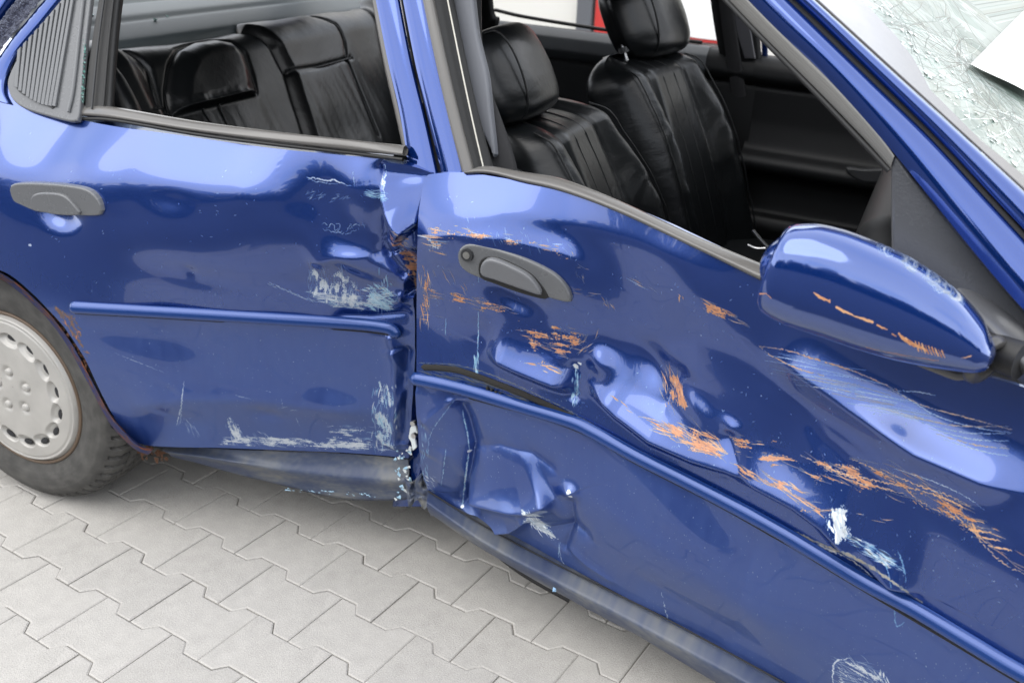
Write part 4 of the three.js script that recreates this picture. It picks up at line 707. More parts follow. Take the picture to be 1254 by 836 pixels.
// --- A-pillar and windscreen
{
  const K = 0.55, N0 = V3(0.12, K, 1).normalize();
  const base = V3(1.78, 1.08, 0.115), A = (x, y, d = 0) => onPlane(x, y, N0, base).addScaledVector(N0, d);
  const L = (list, d) => { const q = pair(list); q.unshift([1.8 * q[0][0] - 0.8 * q[1][0], 1.8 * q[0][1] - 0.8 * q[1][1]]); return q.map(([x, y]) => A(x, y, d)); };
  const p = tag(node('windscreen_pillar', car), 'blue windscreen pillar with a grey window seal along it');
  mesh('window_seal', band(L([860, -40, 930, 34, 1000, 104, 1060, 166, 1092, 202], -0.012), L([880, -40, 948, 30, 1018, 98, 1074, 160, 1096, 190], -0.001), N0, 0.003, 0.014, 50, 8, 4), std(rgb(0.15, 0.147, 0.138), 0.5, 0, { roughnessMap: rep(scuffTex, 3) }), p);
  mesh('seal_lip', tube(L([856, -40, 926, 34, 996, 105, 1056, 168, 1091, 205], -0.014), 0.0035, 50, 6), rubber, p);
  mesh('door_frame', band(L([878, -40, 946, 30, 1016, 98, 1094, 186, 1170, 280, 1230, 352, 1300, 430], 0.0), L([924, -40, 990, 24, 1060, 92, 1140, 170, 1210, 246, 1276, 318, 1350, 400], 0.002), N0, 0.012, 0.03, 70, 14, 2), paint, p);
  mesh('frame_gap', band(L([922, -40, 988, 24, 1058, 92, 1138, 170, 1208, 246, 1274, 318, 1350, 400], -0.006), L([934, -40, 1000, 20, 1070, 88, 1150, 166, 1220, 242, 1290, 318, 1366, 400], -0.006), N0, 0.001, 0.01, 40, 4), dirtyBlack, p);
  mesh('pillar_skin', band(L([930, -40, 996, 20, 1066, 88, 1146, 166, 1216, 240, 1286, 314, 1362, 398], 0.0), L([956, -40, 1020, 18, 1090, 82, 1170, 154, 1240, 218, 1310, 284, 1390, 360], -0.004), N0, 0.010, 0.03, 70, 14, 2), paint, p);
  // screen plane runs in from the pillar
  const a0 = A(990, 0, -0.012), a1 = A(1254, 236, -0.012), along = a1.clone().sub(a0).normalize(), side = V3(0.10, 0.07, -1).normalize(), nW = along.clone().cross(side).normalize(); if (nW.y < 0) nW.negate();
  const W = (x, y, d = 0) => onPlane(x, y, nW, a0).addScaledVector(nW, d), LW = (list, d) => pair(list).map(([x, y]) => W(x, y, d));
  mesh('screen_seal', tube(LW([960, -40, 990, -6, 1060, 58, 1130, 122, 1200, 186, 1262, 244, 1330, 306], 0.0), 0.004, 60, 6), rubber, p);
  const ws = tag(node('windscreen', car), 'shattered windscreen with a grey printed border');
  SURF.W = W; SURF.nW = nW;
  const o = W(1130, 60), ux = along, uy = nW.clone().cross(ux).normalize(), to2 = (q) => { const d = q.clone().sub(o); return [d.dot(ux), d.dot(uy)]; };
  // crack map: rays and rings round two blows, dense crazing, printed border
  const cv = document.createElement('canvas'); cv.width = cv.height = 1536; const x = cv.getContext('2d'); const bc = document.createElement('canvas'); bc.width = bc.height = 1536; const bx = bc.getContext('2d');
  const span = 1.0, cp = (q) => { const [u, v] = to2(q); return [(u / span + 0.5) * 1536, (0.5 - v / span) * 1536]; }, cpx = (a, b) => cp(W(a, b));
  x.fillStyle = 'rgb(146,156,150)'; x.fillRect(0, 0, 1536, 1536); bx.fillStyle = 'rgb(128,128,128)'; bx.fillRect(0, 0, 1536, 1536);
  for (let i = 0; i < 900; i++) { const q = [rr(0, 1536), rr(0, 1536)], k = fbm(q[0] / 160, q[1] / 160, 2, 3), r = rr(8, 70), t0 = rr(0, 6.3); x.globalAlpha = rr(0.15, 0.6); x.fillStyle = k > 0.05 ? ['rgb(172,180,175)', 'rgb(196,204,200)', 'rgb(156,172,164)'][i % 3] : ['rgb(112,124,116)', 'rgb(126,134,122)', 'rgb(98,116,108)'][i % 3]; x.beginPath(); for (let e = 0; e < 5; e++) x.lineTo(q[0] + Math.cos(t0 + e * 1.25) * r * rr(0.4, 1.2), q[1] + Math.sin(t0 + e * 1.25) * r * rr(0.4, 1.2)); x.fill(); bx.globalAlpha = 0.6; const gg = Math.floor(rr(70, 190)); bx.fillStyle = `rgb(${gg},${gg},${gg})`; bx.fill && (bx.beginPath(), bx.arc(q[0], q[1], r * 0.6, 0, 6.3), bx.fill()); }
  const crack = (q, ang, len, w, depth) => { let [a, b] = q; x.beginPath(); bx.beginPath(); x.moveTo(a, b); bx.moveTo(a, b); for (let s = 0; s < len; s += 9) { ang += rr(-0.07, 0.07) + (rnd() < 0.06 ? rr(-0.6, 0.6) : 0); a += Math.cos(ang) * 9; b += Math.sin(ang) * 9; x.lineTo(a, b); bx.lineTo(a, b); if (depth && rnd() < 0.045) { const c0 = [a, b]; kids.push([c0, ang + rr(0.6, 1.4) * (rnd() < 0.5 ? -1 : 1), len * 0.35, w * 0.7, depth - 1]); } } x.globalAlpha = rr(0.35, 0.9); x.strokeStyle = ['rgb(52,66,60)', 'rgb(34,48,46)', 'rgb(236,242,240)', 'rgb(84,112,106)', 'rgb(60,54,42)'][Math.floor(rr(0, 5))]; x.lineWidth = w; x.stroke(); bx.globalAlpha = 0.9; bx.strokeStyle = rnd() < 0.5 ? 'black' : 'white'; bx.lineWidth = w * 1.2; bx.stroke(); };
  let kids = [];
  for (const [c0, n, l] of [[cpx(1180, 75), 90, 420], [cpx(1110, 30), 60, 300], [cpx(1230, 140), 60, 320], [cpx(1150, -20), 50, 380]]) for (let i = 0; i < n; i++) crack([c0[0] + rr(-26, 26), c0[1] + rr(-26, 26)], i / n * 6.283 + rr(-0.1, 0.1), l * rr(0.3, 1), rr(0.8, 2.6), 2);
  for (let i = 0; i < 120; i++) crack([rr(300, 1236), rr(300, 1236)], rr(0, 6.3), rr(40, 260), rr(0.7, 2.2), 1);
  for (let i = 0; i < 40; i++) { const [a, b] = cpx(1190 + i * 2.2, -10 + i * 1.1); crack([a, b], 2.4 + rr(-0.12, 0.12), rr(90, 240), 1.6, 0); }
  for (let n = 0; n < 900 && kids.length; n++) crack(...kids.shift());
  x.globalAlpha = 1; bx.globalAlpha = 1;
  const ct = new THREE.CanvasTexture(cv), bt = new THREE.CanvasTexture(bc); ct.colorSpace = THREE.SRGBColorSpace; ct.magFilter = bt.magFilter = THREE.LinearFilter;
  const inner = LW([1000, -60, 1030, -20, 1066, 14, 1094, 44, 1116, 72, 1136, 110, 1160, 134, 1200, 172, 1254, 216, 1330, 280], 0.0);
  const glassG = slab([...inner, inner[9].clone().addScaledVector(side, 1.45), inner[0].clone().addScaledVector(side, 1.3)], nW, 0.006, 0.0008, 1);
  { const q = glassG.attributes.position, uv = glassG.attributes.uv; for (let i = 0; i < q.count; i++) { const [u, v] = to2(V3(q.getX(i), q.getY(i), q.getZ(i))); uv.setXY(i, u / span + 0.5, v / span + 0.5); } }
  mesh('cracked_glass', glassG, phys(0xffffff, 0.4, 0, { map: ct, bumpMap: bt, bumpScale: 0.0016, clearcoat: 0.6, clearcoatRoughness: 0.12 }), ws);
  mesh('screen_border', slab(LW([956, -50, 990, -8, 1060, 56, 1130, 120, 1200, 184, 1264, 242, 1340, 310, 1420, 340, 1330, 282, 1254, 218, 1200, 174, 1162, 136, 1138, 112, 1118, 74, 1096, 46, 1068, 16, 1030, -22, 1004, -60], 0.003), nW, 0.009, 0.001, 1), phys(rgb(0.14, 0.137, 0.147), 0.35, 0, { clearcoat: 0.6, clearcoatRoughness: 0.2, roughnessMap: rep(scuffTex, 3) }), ws);
  const shards = [], sm = phys(rgb(0.62, 0.74, 0.70), 0.06, 0, { clearcoat: 1, flatShading: true });
  for (let i = 0; i < 130; i++) { const t = rnd(), e = [lerp(1034, 1254, t), lerp(-8, 214, t)]; const off = Math.pow(rnd(), 1.6) * 26, p = W(e[0] + off * 0.7, e[1] - off * 0.75, 0.0015); const r = rr(0.0015, 0.005), g = new THREE.TetrahedronGeometry(r); g.scale(rr(0.6, 1.8), rr(0.15, 0.35), rr(0.6, 1.8)); g.rotateY(rr(0, 6)); g.applyQuaternion(new THREE.Quaternion().setFromUnitVectors(V3(0, 1, 0), nW.clone().add(V3(rr(-0.25, 0.25), 0, rr(-0.25, 0.25))).normalize())); g.translate(p.x, p.y, p.z); shards.push(g); }
  tag(mesh('glass_shards', merge(shards), sm, ws), null, null, null, 'stuff');
}
{ // mirror: grey corner plate, folded-back housing, pivot
  const f = SURF.frontZ, base = (x, y, d = 0) => onLean(x, y, 0.118 + d, 1.0, 0.18), out = V3(0.05, 0.18, 1).normalize();
  const mr = tag(node('side_mirror', car), 'blue side mirror folded back along the door, orange scuffs on its shell');
  mesh('corner_plate', slab(closedPts(pair([1095, 190, 1092, 240, 1092, 300, 1094, 380, 1100, 424, 1160, 446, 1220, 462, 1262, 474, 1330, 490, 1340, 470, 1290, 420, 1230, 350, 1170, 279, 1120, 220]).map(([x, y]) => base(x, y)), 90), out, 0.02, 0.004, 3), std(rgb(0.062, 0.064, 0.07), 0.42, 0, { bumpMap: rep(grainTex, 7), bumpScale: 0.0003, roughnessMap: rep(scuffTex, 2) }), mr);
  // swollen foot that carries the pivot
  const foot = gridGeo(40, 24, (u, v) => { const a = u * Math.PI * 2, r = v, c = base(1248, 430), ex = base(1310, 468).sub(c), ey = base(1206, 358).sub(c); return c.addScaledVector(ex, Math.cos(a) * r * 1.2).addScaledVector(ey, Math.sin(a) * r * 0.9).addScaledVector(out, 0.09 * (1 - r * r) ** 1.2 - 0.001); }, (p, u, v) => [u * 0.3, v * 0.1], false);
  mesh('mirror_foot', foot, std(rgb(0.085, 0.087, 0.093), 0.3, 0, { bumpMap: rep(grainTex, 7), bumpScale: 0.0003 }), mr);
  // shell: sections from the blunt outer end to the neck
  const zc = 0.235, pairs = [[956, 290, 935, 345], [962, 280, 929, 362], [974, 275, 934, 379], [1004, 275, 960, 394], [1040, 284, 1006, 409], [1078, 299, 1050, 424], [1114, 316, 1092, 436], [1150, 339, 1132, 444], [1182, 365, 1166, 449], [1205, 392, 1190, 451], [1213, 410, 1203, 448]];
  const T = curveOf(pairs.map(([x, y]) => onZ(x, y, zc)), false, 0.4), B = curveOf(pairs.map((q) => onZ(q[2], q[3], zc)), false, 0.4);
  const sec = (u, v) => { const a = T.getPoint(u), b = B.getPoint(u), c = a.clone().add(b).multiplyScalar(0.5), h = a.clone().sub(b).multiplyScalar(0.5), t = v * Math.PI * 2, cs = Math.cos(t), sn = Math.sin(t), pw = (q, e) => Math.sign(q) * Math.pow(Math.abs(q), e); const dep = 0.062 * Math.pow(Math.sin(Math.PI * clamp(0.10 + u * 0.68, 0, 1)), 0.6); const k = 1; return c.addScaledVector(h, pw(cs, 0.85)).addScaledVector(V3(0.03, 0.10, 0.99), pw(sn, 0.85) * dep * k); };
  const cap = (u0) => gridGeo(8, 48, (u, v) => { const p = sec(u0, v), c = sec(u0, 0).add(sec(u0, 0.5)).multiplyScalar(0.5); return c.lerp(p, u).add(V3(u0 ? 0.01 : -0.012, u0 ? 0 : 0.002, 0).multiplyScalar(1 - u * u)); }, (p) => [p.x, p.y], !u0);
  const shellS = { z: () => 0 };
  const cvs = document.createElement('canvas'); cvs.width = 1024; cvs.height = 512; const mk = document.createElement('canvas'); mk.width = 1024; mk.height = 512; const cx = cvs.getContext('2d'), mx = mk.getContext('2d');
  cx.fillStyle = new THREE.Color().setRGB(...BLUE).getStyle(); cx.fillRect(0, 0, 1024, 512); mx.fillStyle = 'rgb(255,30,128)'; mx.fillRect(0, 0, 1024, 512);
  const x0 = onZ(920, 340, zc), x1 = onZ(1210, 420, zc), yT = onZ(1000, 265, zc).y, yB = onZ(1160, 460, zc).y, muv = (p) => [(p.x - x0.x) / (x1.x - x0.x), (p.y - yB) / (yT - yB)];
  const mpt = (px, py) => { const [u, v] = muv(onZ(px, py, zc + 0.05)); return [u * 1024, (1 - v) * 512]; };
  const mline = (list, w, st, n = 8, j = 2) => { const P = curveOf(pair(list).map(([a, b]) => V3(a, b, 0))); for (const [g, s] of [[cx, st], [mx, 'rgb(20,170,20)']]) { g.strokeStyle = s; g.lineCap = 'round'; for (let i = 0; i < n; i++) { const a = P.getPointAt(i / n), b = P.getPointAt((i + 1) / n); g.lineWidth = w * (0.5 + Math.abs(Math.sin(i * 2.7 + list[0]))); g.beginPath(); g.moveTo(...mpt(a.x, a.y)); g.lineTo(...mpt(b.x, b.y + Math.sin(i * 1.9) * j * 0.4)); g.stroke(); } } };
  for (let i = 0; i < 7; i++) { mline([998 + i, 356 + i, 1010 + i, 362 + i * 0.6, 1018, 368 - i * 0.6], 3, ORANGE[i % 3], 4); }
  mline([1026, 373, 1040, 380, 1056, 386, 1070, 390], 7, ORANGE[2], 9); mline([1076, 394, 1088, 400], 5, ORANGE[0], 4); mline([1094, 405, 1099, 408], 5, ORANGE[1], 3);
  for (let i = 0; i < 5; i++) mline([1102 + i * 4, 404 + i * 3, 1108 + i * 5, 412 + i * 2.4, 1116 + i * 5, 418 + i * 2], 6, ORANGE[i % 4], 5); for (let i = 0; i < 9; i++) mline([1122 + i * 4, 414 + i * 1.5, 1126 + i * 4, 428 + i], 4, ORANGE[i % 4], 4);
  mline([928, 364, 936, 361, 944, 365], 4, ORANGE[1], 5); mline([1060, 427, 1080, 431, 1120, 437, 1150, 441], 2.5, ORANGE[3], 16); mline([1178, 436, 1190, 434], 3, ORANGE[2], 4);
  for (const g of [cx, mx]) g.globalAlpha = 0.5;
  for (let i = 0; i < 420; i++) { const t = rnd(), a = 1000 + 190 * t, b = 272 + 112 * t * (0.7 + 0.3 * t) + rr(-3, 6); if (fbm(t * 14, 3, 1, 2) < -0.12) continue; mline([a, b, a + rr(3, 9), b + rr(1.5, 5), a + rr(9, 12), b + rr(5, 7)], rr(0.6, 1.8), ['rgb(150,150,152)', 'rgb(180,176,170)', 'rgb(100,92,84)'][i % 3], 2, 0.5); }
  for (const g of [cx, mx]) g.globalAlpha = 1;
  const mc = new THREE.CanvasTexture(cvs), mm = new THREE.CanvasTexture(mk); mc.colorSpace = THREE.SRGBColorSpace; mc.magFilter = mm.magFilter = THREE.LinearFilter;
  const body = gridGeo(90, 64, sec, muv, false), c1 = cap(0), c2 = cap(1); { const fix = (g) => { const q = g.attributes.position, w = g.attributes.uv; for (let i = 0; i < q.count; i++) w.setXY(i, ...muv(V3(q.getX(i), q.getY(i), q.getZ(i)))); }; fix(c1); fix(c2); }
  mesh('mirror_shell', merge(body, c1, c2), phys(0xffffff, 1, 1, { ior: 2.3, specularColor: rgb(0.74, 0.9, 1), map: mc, roughnessMap: mm, metalnessMap: mm, clearcoat: 1, clearcoatMap: mm, clearcoatRoughness: 0.03 }), mr);
  const nc = onZ(1207, 440, 0.225);
  const neck = new THREE.TorusGeometry(0.024, 0.0085, 14, 40); neck.rotateY(Math.PI / 2 - 0.55); neck.rotateZ(-0.25); neck.translate(nc.x, nc.y, nc.z); mesh('pivot_ring', neck, std(rgb(0.05, 0.048, 0.046), 0.3), mr);
  const stub = new THREE.CylinderGeometry(0.019, 0.023, 0.06, 24).rotateZ(Math.PI / 2).rotateY(-0.5); stub.translate(nc.x + 0.012, nc.y + 0.004, nc.z - 0.02); mesh('pivot_stub', stub, rubber, mr);
  mesh('under_lip', tube(pair([1120, 440, 1150, 452, 1172, 460, 1186, 458]).map(([a, b]) => onZ(a, b, 0.215)), 0.006, 20, 8), std(rgb(0.12, 0.115, 0.11), 0.5), mr);
  mesh('mirror_glass', slab(closedPts(pair([948, 300, 990, 290, 1060, 320, 1120, 360, 1130, 420, 1060, 410, 980, 385, 944, 360]).map(([a, b]) => onZ(a, b, zc - 0.075)), 30), V3(0, 0, -1), 0.004, 0.001, 1), std(rgb(0.6, 0.6, 0.6), 0.03, 1), mr);
}
// ---------------------------------------------------------------- rear wheel
{
  const w = tag(node('rear_wheel', car), 'worn black tyre with a dirty silver wheel cover'); w.position.set(0, 0.298, 0);
  const prof = curveOf([[0.186, -0.030], [0.190, -0.012], [0.205, -0.004], [0.235, 0.002], [0.262, -0.003], [0.281, -0.016], [0.292, -0.030], [0.2965, -0.052], [0.298, -0.095], [0.2965, -0.14], [0.290, -0.162], [0.262, -0.186], [0.2, -0.18]].map(([r, z]) => V3(r, z, 0)), false, 0.4);
  const nu = 720, nv = 90, P = prof.getSpacedPoints(nv);
  const tyre = gridGeo(nu, nv, (u, v) => {
    const a = u * Math.PI * 2, q = P[Math.round(v * nv)]; let r = q.x; const z = q.y;
    if (z < -0.012 && r > 0.272) {                     // tread: rings and staggered cross cuts
      const s = a * 58 / (Math.PI * 2) + (z + 0.095) * 7, lug = Math.abs(((s % 1) + 1) % 1 - 0.5) < 0.14 ? 1 : 0;
      const ring = [-0.062, -0.095, -0.128].some((c) => Math.abs(z - c) < 0.0035) ? 1 : 0;
      r -= Math.max(ring * 0.009, lug * (Math.abs(z + 0.095) > 0.036 ? 0.011 : 0.005));
    } else if (z > -0.012 && r > 0.26) { const s = a * 128 / (Math.PI * 2); r -= 0.0; return V3(Math.cos(a) * r, Math.sin(a) * r, z - 0.0012 * (Math.abs(((s % 1) + 1) % 1 - 0.5) < 0.2 && r > 0.27 ? 1 : 0)); }
    else if (r > 0.2 && r < 0.26) return V3(Math.cos(a) * r, Math.sin(a) * r, z + 0.0012 * smooth(Math.sin(r * 700), 0.6, 0.9));
    return V3(Math.cos(a) * r, Math.sin(a) * r, z);
  }, (p, u, v) => [u * 12, v * 2], false);
  // flatten the foot a little where it stands
  { const q = tyre.attributes.position; for (let i = 0; i < q.count; i++) { const y = q.getY(i); if (y < -0.2925) q.setY(i, -0.2925 - (y + 0.2925) * 0.1 * -1 * 0); if (y < -0.2965) q.setY(i, -0.2965); } tyre.computeVertexNormals(); }
  const tyreT = dataTex(512, (u, v) => { const k = smooth(tileNoise(u, v, 6, 1, 4), -0.3, 0.35); return [0.22 + 0.09 * k, 0.216 + 0.088 * k, 0.208 + 0.084 * k]; }, true);
  mesh('tyre', tyre, std(0xffffff, 0.85, 0, { map: rep(tyreT, 0.5, 1), bumpMap: rep(grainTex, 3, 1), bumpScale: 0.0004 }), w);
  const coverT = dataTex(512, (u, v) => { const k = tileNoise(u, v, 5, 4, 5), s = tileNoise(u, v, 50, 4, 2) > 0.45 ? -0.14 : 0; const g = 0.66 + 0.10 * k + s; return [g, g * 0.985, g * 0.955]; }, true);
  const cover = std(0xffffff, 0.45, 0.25, { map: coverT, bumpMap: rep(grainTex, 4), bumpScale: 0.0002 });
  const slots = 15, R = 0.186, zf = (x, y) => {
    const r = Math.hypot(x, y), a = Math.atan2(y, x); let z = -0.006 + 0.012 * Math.sqrt(Math.max(0, 1 - (r / 0.21) ** 2)) - 0.012 * smooth(r, 0.176, R) - 0.0022 * Math.exp(-(((r - 0.172) / 0.0028) ** 2)) ; for (let i = 0; i < 5; i++) { const q = i / 5 * Math.PI * 2 + 1.65, e2 = ((x - Math.cos(q) * 0.047) ** 2 + (y - Math.sin(q) * 0.047) ** 2) / 0.0145 ** 2; if (e2 < 4) z -= 0.006 * Math.exp(-e2 * e2); }
    const k = ((a / (Math.PI * 2) * slots) % 1 + 1) % 1 - 0.5, t = k * Math.PI * 2 / slots * r, e = (t / 0.023) ** 2 + ((r - 0.130 - 0.006 * k) / 0.0135) ** 2;
    if (e < 1.7) z -= 0.013 * (1 - smooth(e, 0.55, 1.5)) * (0.55 + 0.45 * smooth(r, 0.118, 0.138));
    return z;
  };
  const cg = gridGeo(480, 120, (u, v) => { const a = u * Math.PI * 2, r = R * v; const x = Math.cos(a) * r, y = Math.sin(a) * r; return V3(x, y, zf(x, y)); }, (p) => [p.x * 2.6, p.y * 2.6], true);
  const cap = mesh('wheel_cover', cg, cover, w);
  for (let i = 0; i < slots; i++) {
    const a = (i + 0.5) / slots * Math.PI * 2, s = new THREE.SphereGeometry(1, 16, 10); s.scale(0.0072, 0.0135, 0.0026); s.translate(0.1345, -0.004, -0.0046); s.rotateZ(a); mesh('slot', s, dirtyBlack, cap);
  }
  for (let i = 0; i < 5; i++) { const a = i / 5 * Math.PI * 2 + 1.65, x = Math.cos(a) * 0.047, y = Math.sin(a) * 0.047; const b = new THREE.LatheGeometry([[0, 0.0075], [0.006, 0.0070], [0.0088, 0.0045], [0.0096, 0], [0.0125, -0.0015]].map(([r, z]) => new THREE.Vector2(r, z)), 20).rotateX(Math.PI / 2); b.translate(x, y, zf(x, y) + 0.0015); mesh('wheel_bolt', b, cover, cap); }
  const rim = new THREE.TorusGeometry(0.1885, 0.0045, 12, 120); rim.translate(0, 0, -0.010); mesh('rim', rim, std(rgb(0.11, 0.075, 0.05), 0.8, 0.2, { roughnessMap: scuffTex }), w);
  const disc = new THREE.CylinderGeometry(0.188, 0.188, 0.06, 48).rotateX(Math.PI / 2); disc.translate(0, 0, -0.055); mesh('rim_well', disc, dirtyBlack, w);
}
// --- the rest of the bodywork, seen from a step aside
{
  const front = SURF.frontZ, rear = SURF.rearZ;
  const wing = gridGeo(90, 60, (u, v) => {
    const yt = lerp(0.845, 0.70, u * u), xe = (y) => 2.137 + (0.83 - y) * 0.21, x0 = lerp(2.134, 3.38, u), dx = x0 - 2.70, yb = Math.abs(dx) < 0.37 ? 0.30 + Math.sqrt(0.37 * 0.37 - dx * dx) : 0.2;
    const y = lerp(yt, yb, v), x = lerp(xe(y), 3.38, u), z0 = front(xe(y), y), z1 = 0.05 - 0.25 * Math.max(0, (u - 0.55) / 0.45) ** 2 - 0.05 * (y - 0.55), roll = 0.06 * (1 - smooth(v, 0, 0.16)) ** 2;
    return V3(x, y + roll * 0.25, lerp(z0, z1, smooth(u, 0, 0.35)) - roll);
  }, null, true);
  tag(mesh('front_wing', wing, paint, car), 'blue front wing ahead of the dented door');
  const bon = gridGeo(40, 40, (u, v) => { const z = lerp(0.05, -1.70, v), k = (2 * v - 1), x = lerp(2.16 + 0.06 * k * k * -1, 3.36 - 0.22 * k * k, u); return V3(x, lerp(0.945, 0.745, u * u * 0.7 + u * 0.3) - 0.07 * k ** 4, z + (v < 0.5 ? -0.25 : 0.25) * Math.max(0, (u - 0.55) / 0.45) ** 2); }, null, true);
  tag(mesh('bonnet', bon, paint, car), 'blue bonnet below the windscreen');
  const cowl = rbox(0.2, 0.05, 1.5, 0.02, 3); cowl.translate(2.12, 0.91, -0.86); mesh('cowl', cowl, darkPlastic, car);
  const bump = (x) => { const b = rbox(0.26, 0.36, 1.58, 0.09, 5); b.translate(x, 0.44, -0.83); return b; };
  mesh('bumper', bump(3.33), stripPaint, car); mesh('bumper', bump(-1.02), stripPaint, car);
  const rw = gridGeo(70, 50, (u, v) => {
    const yt = lerp(1.06, 0.93, Math.min(1, u * 1.6)), x0 = lerp(-0.13, -1.08, u), yb = Math.abs(x0) < 0.35 ? 0.30 + Math.sqrt(0.35 * 0.35 - x0 * x0) : 0.24, y = lerp(yt, yb, v), xe = y > 0.89 ? -0.114 - (y - 0.893) * 0.2 : -0.107, x = lerp(xe, -1.08, u), z0 = rear(xe, y);
    return V3(x, y, lerp(z0, 0.03 - 0.12 * u * u - 0.09 * smooth(y, 0.75, 1.05), smooth(u, 0, 0.3)));
  }, null, false);
  tag(mesh('rear_wing', rw, paint, car), 'blue rear wing behind the wheel');
  const boot = gridGeo(20, 30, (u, v) => V3(lerp(-0.42, -1.08, u), 0.955 - 0.03 * u * u - 0.03 * (2 * v - 1) ** 4, lerp(-0.06, -1.6, v)), null, false);
  mesh('boot_top', boot, paint, car);
  const rail = [[1.56, 1.29, -0.05], [1.36, 1.36, -0.15], [1.15, 1.392, -0.21], [0.75, 1.40, -0.235], [0.35, 1.392, -0.24], [0.1, 1.375, -0.25], [-0.15, 1.33, -0.3]].map((q) => V3(...q));
  mesh('roof_rail', tube(rail, 0.042, 80, 12), paint, car);
  mesh('far_roof_rail', tube([[2.05, 0.92, -1.64], [1.6, 1.2, -1.53], [1.25, 1.365, -1.45], [0.75, 1.395, -1.43], [0.2, 1.38, -1.43], [-0.2, 1.25, -1.5], [-0.55, 0.97, -1.6]].map((q) => V3(...q)), 0.035, 80, 12), paint, car);
  const fw = car.getObjectByName('rear_wheel').clone(); fw.name = 'front_wheel'; fw.position.set(2.70, 0.298, 0.01); car.add(fw); tag(fw, 'front wheel with a matching wheel cover');
  const arch = new THREE.CylinderGeometry(0.37, 0.37, 0.3, 40, 1, true, Math.PI / 2, Math.PI).rotateX(Math.PI / 2); arch.translate(2.7, 0.31, -0.2); mesh('wheel_housing', arch, dirtyBlack, car);
}
